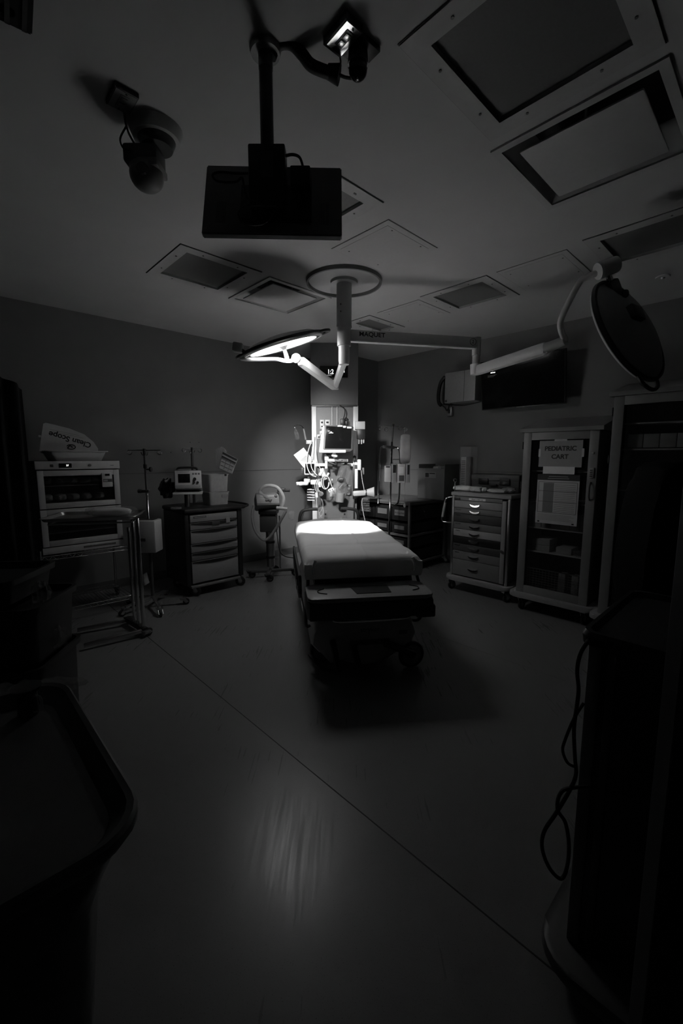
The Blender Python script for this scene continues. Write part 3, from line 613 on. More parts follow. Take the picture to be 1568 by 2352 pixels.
# tablet screen at the left
t = thing('bedside_terminal', 'small dark screen with a white frame left of the column', 'screen', P(711, 1076, 6.0))
f_ = G().box(P(698.5, 1076, 6).x, P(724.5, 1076, 6).x, 5.98, 6.03, P(711, 1090.5, 6).z, P(711, 1062, 6).z, .01).build('frame', 'railw', t, True)
G().box(P(701, 1076, 6).x, P(722, 1076, 6).x, 5.976, 5.985, P(711, 1087.5, 6).z, P(711, 1065, 6).z, .004).build('screen', 'gloss', f_, True)
G().bar(P(694, 1074, 6.04), P(694, 1086, 6.04), .03, .04, .006).bar(P(710, 1090, 6.05), P(708, 1099, 6.05), .03, .03, .006).build('mount', 'dark', t, True)
# chart pack standing askew
t = thing('chart_pack', 'white paper chart pack standing askew left of the column', 'papers', P(695, 1048, 6.05))
facing_quad(G(), P(697, 1028, 6.08), P(724, 1063, 6.04), P(697, 1074, 6.0), P(674, 1045, 6.04), .006).build('sheet', 'paper', t, True)
facing_quad(G(), P(702, 1045, 6.03), P(722, 1064, 6.02), P(702, 1072, 6.01), P(688, 1058, 6.02), .004).build('plastic_pocket', 'film', t, True)
# small iv hook with bag at the left
t = thing('wall_hook_arm', 'bent hook arm on the left rail of the column with a clip', 'hook', P(710, 1015, 6.1))
G().box(P(703, 1015, 6.1).x, P(716, 1015, 6.1).x, 6.08, 6.13, P(710, 1020, 6.1).z, P(710, 1011, 6.1).z, .006).build('clip', 'cream', t, True)
G().cyl(P(697, 985, 6.1), P(702, 1010, 6.1), .012, .016, 12).build('post', 'mid', t, True)
G().tube([P(697, 985, 6.1), P(692, 978, 6.1), P(682, 976, 6.1), P(676, 979, 6.1), P(677, 983, 6.1)], .005, 6).build('hook', 'chrome', t, True)
def limp(a, b):
    wd = .010 + .055 * min(1, (1 - b) * 2.2) * (1 - .15 * (1 - b)); c = P(678 + (1 - b) * 5, 983 + (1 - b) * 26, 6.1)
    return c + Vector(((a - .5) * wd, .012 * math.sin(a * 11 + b * 7) * (1.1 - b) + .008 * math.sin(b * 19 + 4 * a), 0))
o = G().grid(14, 18, limp, .002).build('empty_bag', 'film'); tag(o, 'crumpled clear bag hanging from the hook arm left of the column', 'bag')
# plastic bagged hoses hanging on the column
t = thing('bagged_breathing_kit', 'plastic bagged breathing kit hanging on the column panel', 'plastic bag', P(785, 1110, 6.05))
crumple(G(), P(789, 1092, 6.08), .085, .05, .15, amp=.12, m=Matrix.Rotation(math.radians(14), 4, 'Y'), seed=8).build('bag_top', 'film', t, True)
crumple(G(), P(780, 1130, 6.06), .095, .05, .14, amp=.12, m=Matrix.Rotation(math.radians(10), 4, 'Y'), seed=11).build('bag_bottom', 'film', t, True)
G().tube([P(795, 1062, 6.09), P(790, 1080, 6.09), P(783, 1098, 6.08), P(790, 1108, 6.08), P(778, 1122, 6.07)], .022, 10).build('hose', 'dark', t, True)
crumple(G(), P(784, 1103, 6.06), .055, .03, .04, amp=.1, seed=2).build('mask', 'black', t, True)
G().cyl(P(782, 1132, 6.04), P(780, 1153, 6.04), .062, .055, 20).build('reservoir', 'grey', t, True)
G().bar(P(769, 1061, 6.05), P(769, 1078, 6.05), .05, .07, .01).build('hanger', 'dark', t, True)
t = thing('bagged_tubing', 'clear bagged tubing hanging low at the left of the column', 'plastic bag', P(737, 1175, 6.0))
for pts in ([(737, 1145), (741, 1155), (740, 1168), (733, 1180), (736, 1196)], [(728, 1160), (732, 1178), (739, 1190), (738, 1205)], [(742, 1165), (742, 1178), (734, 1188)]):
    G().tube([P(x_, y_, 5.98) for x_, y_ in pts], .006, 6).build('tubing', 'clear', t, True)
crumple(G(), P(736, 1182, 6.0), .05, .03, .10, amp=.2, seed=9).build('bag', 'film', t, True)
c_ = P(737, 1134, 5.98)
G().lathe([(0, -.03), (.03, -.03), (.034, 0), (0, 0)], 20, Matrix.Translation(c_) @ Matrix.Rotation(pi / 2, 4, 'X')).build('gauge', 'steel', t, True)
# cone sleeve at right
t = thing('cup_sleeve', 'pale cone shaped sleeve with a dark band right of the column', 'sleeve', P(836, 1135, 5.95))
G().bar(P(810, 1134, 5.95), P(840, 1132, 5.95), .06, .075, .02).build('roll', 'cream', t, True)
G().cyl(P(838, 1132, 5.95), P(860, 1131, 5.93), .04, .078, 20).build('cone', 'cream', t, True)
G().cyl(P(839, 1132, 5.95), P(841.5, 1132, 5.95), .052, .056, 20).build('band', 'black', t, True)
G().tube([P(703, 1120, 6.1), P(702, 1160, 6.08), P(697, 1176, 6.05), P(688, 1205, 6.0)], .012, 8).build('power_cord', 'rubber', col, True)
# head rails of the bed are built with the bed
# ================================================================== STRETCHER
BA = math.radians(98.5 - 90)
FM = Matrix.Translation(Vector((.167, 3.06, 0))) @ Matrix.Rotation(BA, 4, 'Z')      # origin at the foot, y towards the head
bed = thing('stretcher', 'wheeled emergency stretcher in the middle of the room', 'stretcher', FM)
zM = .85; W2 = .425; L = 2.0
# mattress under the fitted sheet: rounded box with chamfered head corners, drape at the foot
def mattress():
    g_ = G(); nx, ny = 96, 240
    def hw(t_):                                     # half width along the length
        y = t_ * L
        if y > L - .28: return W2 - (y - (L - .28)) * .85
        return W2
    def top(a, b):
        y = b * L; x = (a * 2 - 1) * hw(b); e = min(1 - abs(a * 2 - 1), 1) * hw(b); eb = min(y, L - y)
        z = zM - .030 * math.exp(-e / .022) - .03 * math.exp(-eb / .022)
        z += .004 * math.sin(9 * y + 2 * x) * math.exp(-abs(x) * 1.2) + .003 * math.sin(23 * y + 1.2 + 3 * x) + .005 * math.exp(-((x - .02 - .05 * y) / .007) ** 2)
        z += .006 * math.exp(-((y - .45 - .03 * x) / .012) ** 2) - .005 * math.exp(-((y - .48 - .03 * x) / .014) ** 2) + .006 * math.exp(-((y - .95 - .06 * x) / .012) ** 2) * (1 if x < .3 else 0) + .006 * math.exp(-((y - 1.18 + .05 * x) / .012) ** 2)
        return Vector((x, y, z))
    T = [[g_.b.verts.new(top(i / nx, j / ny)) for j in range(ny + 1)] for i in range(nx + 1)]
    for i in range(nx):
        for j in range(ny): g_.b.faces.new((T[i][j], T[i + 1][j], T[i + 1][j + 1], T[i][j + 1]))
    # skirt around the edge
    loop = [T[i][0] for i in range(nx + 1)] + [T[nx][j] for j in range(1, ny + 1)] + [T[i][ny] for i in range(nx - 1, -1, -1)] + [T[0][j] for j in range(ny - 1, 0, -1)]
    prev = loop; c = Vector((0, L / 2, 0))
    for k, dz in enumerate((.02, .06, .10, .13, .14)):
        cur = []
        for idx, v in enumerate(loop):
            out = Vector((v.co.x, 0, 0)).normalized() * (.012 if abs(v.co.x) > .3 else 0) + (Vector((0, -.014, 0)) if v.co.y < .01 else Vector((0, .01, 0)) if v.co.y > L - .01 else Vector())
            wv = .006 * math.sin(idx * .3) + .004 * math.sin(idx * .12 + 1)
            f = (1, 1.2, 1.0, .4, -2.2)[k]
            cur.append(g_.b.verts.new(Vector((v.co.x, v.co.y, zM - .03 - dz)) + out * f + out * wv * 40 * dz))
        for i in range(len(loop)):
            j = (i + 1) % len(loop); g_.b.faces.new((prev[i], prev[j], cur[j], cur[i]))
        prev = cur
    g_.b.faces.new(prev)
    return g_
mattress().build('mattress', 'sheet', bed)
for sx in (-1, 1):                                   # folded corner tucks of the sheet
    g_ = G(); g_.tube([(sx * .36, -.012, .83), (sx * .375, -.022, .78), (sx * .37, -.02, .73)], .012, 6); g_.build('corner_fold', 'sheet', bed)
G().prism([(-.36, .05), (.36, .05), (.36, 1.7), (.2, 1.95), (-.2, 1.95), (-.36, 1.7)], .60, .68, bev=.01).build('litter_frame', 'black', bed)
# foot extension plate
pl = G().prism(rrect(.86, .34, .06, 5, -.005, -.15), .618, .645, bev=.01).build('foot_deck', 'deck', bed)
G().prism([(-.425, -.315), (.415, -.315), (.43, -.26), (.43, -.02), (-.44, -.02), (-.44, -.27)], .49, .622, bev=.02).build('deck_skirt', 'black', pl)
G().prism([(-.10, -.24), (.14, -.24), (.15, -.08), (-.12, -.08)], .644, .650).build('deck_pad', 'black', pl)
for sx in (-1, 1): G().tube([(sx * .30, -.22, .648), (sx * .35, -.19, .648), (sx * .355, -.14, .648), (sx * .31, -.10, .648)], .004, 6).build('grip_groove', 'black', pl)
G().box(.30, .435, -.32, -.12, .48, .57, .015).build('corner_bumper', 'black', bed)
G().tube([(-.26, -.27, .50), (-.22, -.29, .475), (.2, -.29, .475), (.27, -.27, .49)], .012, 8).build('foot_bar', 'chrome', bed)
G().tube([(-.26, -.25, .52), (-.2, -.27, .50), (.2, -.27, .50), (.25, -.25, .51)], .009, 8).build('foot_bar', 'steel', bed)
# telescoping columns and base shell
for y_ in (.45, 1.5): G().cyl((0, y_, .3), (0, y_, .62), .09, .075, 24).build('lift_column', 'dark', bed)
G().cyl((0, .1, .37), (.0, .08, .52), .075, .06, 20).build('pivot_boot', 'rubber', bed)
G().prism([(-.30, .40), (-.29, .50), (-.12, .53), (.12, .53), (.25, .50), (.27, .40)], .05, .5, axis='y', bev=.02).build('lower_cowl', 'shell', bed)
prof = [(-.39, .30), (-.40, .22), (-.34, .15), (-.24, .13), (-.16, .07), (-.06, .035), (.06, .035), (.17, .07), (.26, .14), (.36, .20), (.39, .27), (.36, .36), (.24, .42), (.1, .445), (-.1, .445), (-.28, .42), (-.36, .37)]
bs = G().prism([(x_, z_) for x_, z_ in prof], -.08, 1.9, axis='y', bev=.05).build('base_shell', 'shell', bed)
text('stryker', .05, 'dark', bs, Matrix.Translation((.03, -.0815, .32)) @ FRONT)
G().box(-.12, .17, -.083, -.079, .205, .245, .001).build('label_strip', 'mid', bs)
text('EMERGENCY', .035, 'dark', bs, Matrix.Translation((.025, -.0845, .225)) @ FRONT)
G().box(.25, .31, -.082, -.079, .27, .30).build('warning_label', 'mid', bs)
def bigwheel(x, y, r, ang):
    m = Matrix.Translation((x, y, r)) @ Matrix.Rotation(ang, 4, 'Z') @ Matrix.Rotation(pi / 2, 4, 'X')
    wh = G().lathe([(r * .78, -.018), (r * .96, -.018), (r, -.008), (r, .008), (r * .96, .018), (r * .78, .018), (r * .78, -.018)], 36, m).build('wheel', 'rubber', bed)
    G().lathe([(0, -.014), (r * .78, -.014), (r * .78, .014), (0, .014)], 36, m).build('wheel_disc', 'mid', wh)
    G().lathe([(0, -.024), (r * .25, -.024), (r * .25, .024), (0, .024)], 20, m).build('hub', 'black', wh)
bigwheel(.35, -.06, .10, .15); bigwheel(-.30, .12, .10, .2); bigwheel(.33, 1.75, .10, .1); bigwheel(-.33, 1.75, .10, .1)
G().bar((.13, -.10, .22), (.36, -.14, .13), .04, .05, .012).build('wheel_lever', 'black', bed)
for x_ in (-.25, -.1): G().bar((x_, -.10, .27 - .3 * abs(x_ + .25)), (x_ + .03, -.2, .09), .045, .03, .01).build('foot_pedal', 'black', bed)
G().tube([(-.41, -.0, .12), (-.33, -.12, .07), (-.2, -.16, .05)], .012, 8).build('brake_bar', 'black', bed)
# side rails folded down and head push handles
for sx in (-1, 1):
    g_ = G(); x_ = sx * .455
    g_.tube([(x_, .35, .62), (x_, .38, .44), (x_, 1.35, .44), (x_, 1.45, .62)], .014, 8)
    for k in range(5): g_.tube([(x_, .5 + .2 * k, .62), (x_, .48 + .2 * k, .44)], .01, 8)
    g_.tube([(x_, .33, .62), (x_, 1.47, .62)], .012, 8); g_.build('side_rail', 'dark', bed)
    G().tube([(sx * .41, .03, .68), (sx * .42, -.02, .6), (sx * .43, -.05, .5), (sx * .43, .0, .35), (sx * .4, .1, .3)], .012, 8).build('side_strut', 'black', bed)
    G().tube([(sx * .30, 1.98, .60), (sx * .36, 2.1, .75), (sx * .34, 2.12, .90), (sx * .25, 2.12, .935), (sx * .14, 2.12, .938)], .02, 10).build('push_handle', 'dark', bed)
# ================================================================== LEFT SIDE
# warming cabinet on wire shelf cart
FU, FV = .68, 4.65
wc = thing('wire_cart', 'chrome wire shelf cart under the warming cabinet', 'wire shelf', left_frame(FU - .03, FV - .03))
for x_ in (0, .76):
    for y_ in (0, .55): G().cyl((x_, y_, .1), (x_, y_, .72), .0125, n=12).build('post', 'chrome', wc); caster(wc, x_, y_, .045, 1, h=.11)
for zz in (.14, .66):
    g_ = G()
    for zq in (zz - .035, zz): g_.tube([(0, 0, zq), (.76, 0, zq), (.76, .55, zq), (0, .55, zq)], .0035, 6, True, False)
    for k in range(24): g_.cyl((.03 + .03 * k, .0, zz), (.03 + .03 * k, .55, zz), .002, n=5)
    for k in range(12): 
        xk = .76 * k / 12
        g_.tube([(xk, 0, zz - .035), (xk + .032, 0, zz), (xk + .064, 0, zz - .035)], .002, 5, smooth=False)
    g_.build('wire_shelf', 'chrome', wc)
wm_ = thing('warming_cabinet', 'white framed warming cabinet with glass doors on the wire cart', 'warming cabinet', left_frame(FU, FV, 0))
z0, z1, w_ = .672, 1.525, .69
bd = G()
bd.box(0, .02, .03, .52, z0, z1 - .0).box(w_ - .02, w_, .03, .52, z0, z1).box(.02, w_ - .02, .5, .52, z0, z1).box(.02, w_ - .02, .03, .5, z0, z0 + .05).box(.02, w_ - .02, .03, .5, z1 - .08, z1)
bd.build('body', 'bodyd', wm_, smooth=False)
cp = G().box(-.005, w_ + .005, -.005, .04, z1 - .075, z1, .003).build('control_panel', 'cream', wm_)
G().box(.11, .135, -.009, -.004, z1 - .052, z1 - .028, .002).build('switch', 'black', cp)
dsp = G().box(.18, .28, -.010, -.004, z1 - .06, z1 - .02, .002).build('display', 'gloss', cp)
text('37', .022, 'digits', dsp, Matrix.Translation((.245, -.0108, z1 - .04)) @ FRONT, 'digits')
G().cyl((.43, -.005, z1 - .04), (.43, -.014, z1 - .04), .012, n=16).build('lock', 'mid', cp)
G().box(.61, .64, -.0065, -.004, z1 - .045, z1 - .040).build('logo', 'mid', cp)
def frame_door(parent, x0, x1, za, zb, bw, y0=0, name='door', mt='cream', th=.03, gl='glass'):
    g_ = G().box(x0, x0 + bw, y0, y0 + th, za, zb, .002).box(x1 - bw, x1, y0, y0 + th, za, zb, .002).box(x0 + bw, x1 - bw, y0, y0 + th, zb - bw, zb, .002).box(x0 + bw, x1 - bw, y0, y0 + th, za, za + bw, .002)
    d_ = g_.build(name, mt, parent); G().box(x0 + bw, x1 - bw, y0 + th * .5, y0 + th * .5 + .003, za + bw, zb - bw).build('pane', gl, d_); return d_
frame_door(wm_, .005, w_ - .005, z0 + .42, z1 - .085, .05)
frame_door(wm_, .005, w_ - .005, z0 + .07, z0 + .41, .05)
gr = G().box(0, w_, 0, .03, z0, z0 + .06, .002).build('base_grille', 'cream', wm_)
for k in range(26): G().box(.33 + .011 * k, .336 + .011 * k, -.002, .001, z0 + .02, z0 + .04).build('grille_slit', 'black', gr)
for zz in (z0 + .18, z0 + .46, z0 + .62): G().box(.025, w_ - .025, .05, .49, zz, zz + .008).build('rack', 'steel', wm_, smooth=False)
cnt = 0
for zz in (.468, .628):
    for k in range(5):
        x_ = .09 + .11 * k
        o = crumple(G(), (0, 0, 0), .048, .14, .035, amp=.05, seed=20 + cnt).build('folded_blanket', 'mid' if (k + cnt) % 2 else 'grey')
        o.matrix_world = left_frame(FU + x_, FV + .22, z0 + zz + .043); cnt += 1
        tag(o, 'rolled blanket on the %s rack of the warming cabinet' % ('upper' if zz > .5 else 'lower'), 'blanket', 'blankets on the %s rack of the warming cabinet' % ('upper' if zz > .5 else 'lower'))
t = thing('thermometer_gauge', 'pale digital thermometer stuck on the cabinet glass', 'thermometer', left_frame(FU + w_ - .165, FV - .012, 0))
th_ = G().box(0, .095, 0, .012, z1 - .255, z1 - .115, .006).build('casing', 'cream', t)
G().box(.03, .07, -.002, .001, z1 - .145, z1 - .125).build('display', 'gloss', th_)
G().box(.01, .09, -.002, .001, z1 - .205, z1 - .175).build('label', 'dark', th_)
G().box(.012, .05, -.003, .000, z1 - .2, z1 - .183).build('label', 'papergrey', th_)
# wash basin and printed sheet standing in it
t = thing('wash_basin', 'grey plastic basin on top of the warming cabinet', 'basin', left_frame(FU + .36, FV + .22, z1 + .001))
g_ = G(); rr = []
for s_, z_ in ((.80, 0), (.82, .01), (.95, .085), (1.03, .087), (1.03, .095), (.93, .095), (.80, .015)):
    rr.append([g_.b.verts.new((x_ * s_, y_ * s_, z_)) for x_, y_ in rrect(.52, .34, .06, 4)])
for a, b in zip(rr, rr[1:]):
    for k in range(len(a)): g_.b.faces.new((a[k], a[(k + 1) % len(a)], b[(k + 1) % len(a)], b[k]))
g_.b.faces.new(rr[0][::-1]); g_.b.faces.new(rr[-1])
g_.build('tub', 'cream', t)
t = thing('scope_sheet', 'curved white sheet printed Clean Scope upside down, in the basin', 'sheet', left_frame(FU + .33, FV + .20, z1 + .02))
out = [(-.26, .07), (-.235, .05), (.23, .05), (.235, .10), (.20, .165), (.12, .24), (.0, .29), (-.14, .325), (-.19, .335), (-.21, .325)]
g_ = G().prism(out, -.002, .002, Matrix.Rotation(math.radians(0), 4, 'X') , 'y', bev=.0)
sh = g_.build('board', 'cream', t, smooth=False)
G().box(-.255, -.235, -.002, .002, .20, .22).build('tab', 'cream', sh)
tx = Matrix.Translation((.0, -.0028, .185)) @ FRONT @ Matrix.Rotation(pi - .30, 4, 'Z')
text('Clean Scope', .072, 'ink', sh, tx, sx=1.0, bold=.0018)
cl = Vector((-.0, 0, .105))
G().tube([(-.0 + .036 * math.cos(a), -.003, .115 + .022 * math.sin(a)) for a in [k * pi / 7 - 2.6 for k in range(13)]], .0045, 6).build('tick_mark', 'ink', sh)
G().tube([(-.03, -.003, .105), (-.008, -.003, .13), (.012, -.003, .11)], .006, 6, smooth=False).build('tick_mark', 'ink', sh)
for k in range(2): G().bar((-.16 + .02 * k, -.0025, .275 - .022 * k), (.08 + .03 * k, -.0025, .225 - .022 * k), .001, .002).build('fine_print', 'inkg', sh)
# mayo stand in front
ms = thing('mayo_stand', 'low steel instrument stand with a flat tray before the warming cabinet', 'instrument stand', Matrix.Translation(uv(1.24, 3.85, 0)) @ Matrix.Rotation(A0, 4, 'Z'))
G().bar((0, -.05, .055), (-.46, .0, .04), .035, .03, .005).build('foot_bar', 'steel', ms)
G().bar((-.02, .30, .055), (-.42, .40, .04), .035, .03, .005).build('foot_bar', 'steel', ms)
G().bar((0, -.07, .06), (-.03, .34, .06), .05, .045, .008).build('cross_bar', 'black', ms)
for (x_, y_) in ((0, -.07), (-.02, .33)): caster(ms, x_, y_, .035, .4, h=.06)
G().cyl((0, -.03, .06), (0, -.03, 1.06), .016, n=14).build('post', 'chrome', ms); G().cyl((-.01, .06, .06), (-.01, .06, 1.06), .014, n=14).build('post', 'chrome', ms)
G().cyl((-.02, .15, .06), (-.02, .15, .95), .012, n=14).build('post', 'chrome', ms)
trm = Matrix.Translation((-.33, -.12, 1.10)) @ Matrix.Rotation(math.radians(-30), 4, 'Z')
g_ = G(); rr = []
for s_, z_ in ((1.0, 0), (1.04, .02), (1.08, .02), (1.08, .017), (1.05, .016), (1.01, -.004)):
    rr.append([g_.b.verts.new(trm @ Vector((x_ * s_, y_ * s_, z_))) for x_, y_ in rrect(.60, .40, .04, 4)])
for a, b in zip(rr, rr[1:]):
    for k in range(len(a)): g_.b.faces.new((a[k], a[(k + 1) % len(a)], b[(k + 1) % len(a)], b[k]))
g_.b.faces.new(rr[0][::-1]); g_.b.faces.new(rr[-1]); g_.build('tray', 'steel', ms)
G().tube([trm @ Vector(p_) for p_ in ((-.28, -.15, -.03), (.28, -.15, -.03), (.28, .15, -.03), (-.28, .15, -.03))], .007, 8, True, False).build('tray_frame', 'chrome', ms)
G().cyl((0, -.03, 1.05), trm @ Vector((.27, 0, -.03)), .009, n=8).cyl((-.01, .06, 1.05), trm @ Vector((.27, .1, -.03)), .009, n=8).build('tray_bracket', 'chrome', ms)
wmx = WM[ms.name] @ trm
t = thing('sterile_pack', 'clear wrapped sterile pack lying on the instrument tray', 'sterile pack', wmx @ Matrix.Translation((.08, .02, .0)))
crumple(G(), (.02, 0, .036), .15, .07, .028, amp=.06, seed=31).build('contents', 'white', t); crumple(G(), (.02, 0, .040), .18, .09, .034, amp=.12, seed=32).build('wrapper', 'film', t)
# pleated curtain at the far left
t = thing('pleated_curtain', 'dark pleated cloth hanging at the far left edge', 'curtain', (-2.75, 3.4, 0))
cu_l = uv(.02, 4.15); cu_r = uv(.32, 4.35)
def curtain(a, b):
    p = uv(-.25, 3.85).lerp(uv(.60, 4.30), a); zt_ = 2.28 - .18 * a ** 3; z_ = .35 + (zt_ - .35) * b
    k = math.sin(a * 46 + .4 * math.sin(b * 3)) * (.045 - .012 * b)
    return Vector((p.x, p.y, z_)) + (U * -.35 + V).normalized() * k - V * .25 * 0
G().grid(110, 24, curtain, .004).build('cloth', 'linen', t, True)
G().cyl(uv(-.3, 3.83, 2.29), uv(.05, 4.01, 2.29), .012, n=12).build('rail', 'black', t, True)
G().cyl(uv(-.25, 3.856, 2.29), uv(-.25, 3.856, H), .006, n=12).build('hanger_rod', 'black', t, True)
# IV pole with box
iv = thing('iv_pole', 'dark infusion pole with a pale box, between warming cabinet and crash cart', 'IV pole', (-1.97, 4.33, 0))
def ivhead(parent, x, y, z, hw, mt='chrome', four=False):
    g_ = G().cyl((x - hw, y, z), (x + hw, y, z), .005, n=8)
    for sx in (-1, 1):
        g_.tube([(x + sx * hw, y, z), (x + sx * (hw + .012), y, z - .015), (x + sx * (hw + .006), y, z - .035), (x + sx * (hw - .012), y, z - .042), (x + sx * (hw - .03), y, z - .03), (x + sx * (hw - .033), y, z - .015)], .005, 8)
        g_.tube([(x, y, z - .03), (x + sx * .02, y, z - .05), (x + sx * .035, y, z - .02)], .004, 6)
    g_.build('hook_bar', mt, parent)
    G().cyl((x, y, z - .05), (x, y, z + .015), .014, n=12).build('pole_cap', 'black', parent)
ivhead(iv, 0, 0, 1.63, .16)
G().cyl((0, 0, .95), (0, 0, 1.6), .011, n=14).build('inner_pole', 'dark', iv); G().cyl((0, 0, .12), (0, 0, 1.23), .0145, n=14).build('outer_pole', 'chrome', iv)
G().cyl((0, 0, 1.45), (.0, 0, 1.49), .018, n=12).cyl((0, -.0, 1.44), (.055, -.0, 1.44), .007, n=8).cyl((.045, 0, 1.44), (.06, 0, 1.44), .024, n=14).build('height_knob', 'black', iv)
G().box(-.05, .03, -.02, .02, 1.205, 1.235, .006).cyl((-.05, 0, 1.22), (-.085, 0, 1.22), .02, n=12).build('clamp', 'dark', iv)
b_ = G().box(-.12, .10, -.09, .09, .60, .93, .015).build('box', 'cream', iv)
G().box(-.09, .07, -.055, .06, .928, .934).build('opening', 'ink', b_)
G().box(-.09, -.0, -.093, -.089, .72, .75).build('label', 'dark', b_); G().box(-.09, -.03, -.093, -.089, .665, .695).build('label', 'papergrey', b_)
G().cyl((.0, 0, .6), (0, 0, .12), .017, n=12).build('lower_pole', 'dark', iv)
for k in range(5):
    a = k * 2 * pi / 5 + .3; e = Vector((.29 * math.cos(a), .29 * math.sin(a), .085))
    G().bar((0, 0, .12), e, .03, .022, .005).build('base_leg', 'steel', iv); caster(iv, e.x, e.y, .033, a, h=.085)
o = G().bar(P(331, 1318, 4.4), P(337, 1342, 4.4), .12, .002).build('paper_sheet', 'papergrey'); tag(o, 'loose paper sheet tucked behind the infusion pole', 'paper')
# crash cart
CU, CV_ = 2.0, 4.51
cc2 = thing('crash_cart', 'black framed crash cart with grey drawers along the left wall', 'crash cart', left_frame(CU, CV_))
G().box(-.05, .0, .0, .58, .13, .95, .01).box(.60, .66, .0, .58, .13, .95, .012).box(0, .60, .42, .58, .13, .95).build('frame', 'black', cc2)
G().box(-.06, .70, -.03, .60, .95, 1.0, .02).build('worktop', 'black', cc2)
G().tube([(.70, .05, .96), (.78, .07, .985), (.78, .5, .985), (.70, .52, .96)], .014, 8).build('push_handle', 'black', cc2)
G().box(-.01, .61, -.02, .5, .10, .13, .01).build('base_tray', 'mid', cc2)
for (x_, y_) in ((.03, .05), (.60, .05), (.03, .52), (.60, .52)): caster(cc2, x_, y_, .062, -.9, 'rubber', 'steel', .16)
edges = [.93, .84, .755, .60, .50, .405, .15]
for k, (zb_, zt_) in enumerate(zip(edges[1:], edges)):
    d_ = G().box(.012, .588, -.004, .40, zb_ + .004, zt_ - .004, .006).build('drawer', 'grey' if k != 4 else 'mid', cc2)
    if k: # dark crescent shaped pull along the top of each drawer
        arc = [(.02 + .56 * i / 12, zt_ - .012 - .028 * math.sin(pi * i / 12)) for i in range(13)]
        G().prism([(.02, zt_ - .006)] + arc + [(.58, zt_ - .006)], -.012, -.003, axis='y').build('pull', 'black', d_)
    else:
        G().box(.05, .20, -.008, -.003, zb_ + .05, zt_ - .02).build('label_holder', 'dark', d_)
        G().box(.06, .19, -.009, -.007, zb_ + .055, zt_ - .027).build('label', 'papergrey', d_)
G().box(.26, .36, -.02, -.004, .795, .835, .006).build('latch', 'dark', cc2)
G().box(.44, .49, -.016, -.004, .80, .86, .004).build('hasp', 'grey', cc2)
# defibrillator
df = thing('defibrillator', 'pale defibrillator with a dark screen on the crash cart', 'defibrillator', left_frame(CU + .07, CV_ + .18) @ Matrix.Rotation(math.radians(-28), 4, 'Z'))
G().box(-.14, .17, -.09, .13, 1.15, 1.172, .004).build('shelf_plate', 'cream', df)
G().cyl((0, .03, 1.0), (0, .03, 1.16), .03, n=16).build('pedestal', 'dark', df)
bodyp = Matrix.Translation((.01, 0, 1.19)) @ Matrix.Rotation(math.radians(-12), 4, 'X')
bo = G().box(-.13, .15, -.055, .12, 0, .22, .018, bodyp).build('body', 'dark', df)
fp = G().box(-.125, .155, -.07, -.045, .012, .212, .008, bodyp).build('front_panel', 'cream', bo)
G().box(-.09, .035, -.074, -.068, .075, .175, .003, bodyp).build('screen', 'gloss', bo)
G().box(-.115, .145, -.075, -.068, .02, .05, .003, bodyp).build('key_strip', 'grey', bo)
for x_, z_, r_ in ((.085, .115, .016), (.075, .075, .013), (.115, .075, .013)): G().cyl(bodyp @ Vector((x_, -.07, z_)), bodyp @ Vector((x_, -.09, z_)), r_, n=16).build('knob', 'black', bo)
for k in range(3): G().box(.06 + .03 * k, .08 + .03 * k, -.074, -.069, .165, .185, .002, bodyp).build('button', 'mid', bo)
G().tube([bodyp @ Vector(p_) for p_ in ((-.1, .03, .21), (-.09, .03, .26), (.09, .03, .26), (.1, .03, .21))], .012, 8).build('carry_handle', 'black', bo)
o = crumple(G(), P(420, 1082, 4.8), .07, .05, .022, amp=.15, seed=41).build('electrode_pouch', 'film'); tag(o, 'crumpled plastic pouch lying on top of the defibrillator', 'pouch')
o = crumple(G(), P(384, 1122, 4.95), .07, .06, .10, amp=.35, seed=42).build('cable_bundle', 'black'); tag(o, 'dark bundle of paddle cables left of the defibrillator', 'cables')
for k, (x_, y_, sx_, lab) in enumerate(((470, 1152, .09, 'flat clear wrapped packet on the crash cart before the tubs'), (404, 1167, .05, 'small wrapped packet at the left end of the crash cart top'))):
    c = PZ(x_, y_, 1.015); o = crumple(G(), c, sx_, .06, .012, amp=.15, seed=50 + k).build('wrapped_packet', 'film'); tag(o, lab, 'packet', 'packets on the crash cart')
# tubs
for zz, lab in ((1.001, 'lower of two stacked frosted plastic tubs on the crash cart'), (1.155, 'upper of two stacked frosted plastic tubs on the crash cart')):
    t = thing('plastic_tub', lab, 'plastic tub', left_frame(CU + .33, CV_ + .12, zz), 'frosted tubs on the crash cart')
    hh = .15 if zz < 1.1 else .205
    g_ = G(); rr = []
    for s_, z_ in ((.9, 0), (1.0, hh - .008), (1.05, hh - .008), (1.05, hh), (.98, hh), (.88, .006)):
        rr.append([g_.b.verts.new((.12 + x_ * s_, .13 + y_ * s_, z_)) for x_, y_ in rrect(.25, .24, .03, 4)])
    for a, b in zip(rr, rr[1:]):
        for k in range(len(a)): g_.b.faces.new((a[k], a[(k + 1) % len(a)], b[(k + 1) % len(a)], b[k]))
    g_.b.faces.new(rr[0][::-1]); g_.b.faces.new(rr[-1]); g_.build('tub', 'tub', t)
    if zz < 1.1: G().box(.14, .22, -.004, .0, .09, .12).build('label', 'papergrey', t)
    else:
        crumple(G(), (.12, .13, .06), .09, .08, .045, amp=.2, seed=60).build('contents', 'dark', t); G().cyl((.19, -.005, hh - .01), (.19, -.02, hh - .01), .012, n=10).build('clip', 'black', t)
cp_ = thing('cart_pole', 'short pole with hooks rising behind the tubs on the crash cart', 'IV pole', left_frame(CU + .30, CV_ + .50))
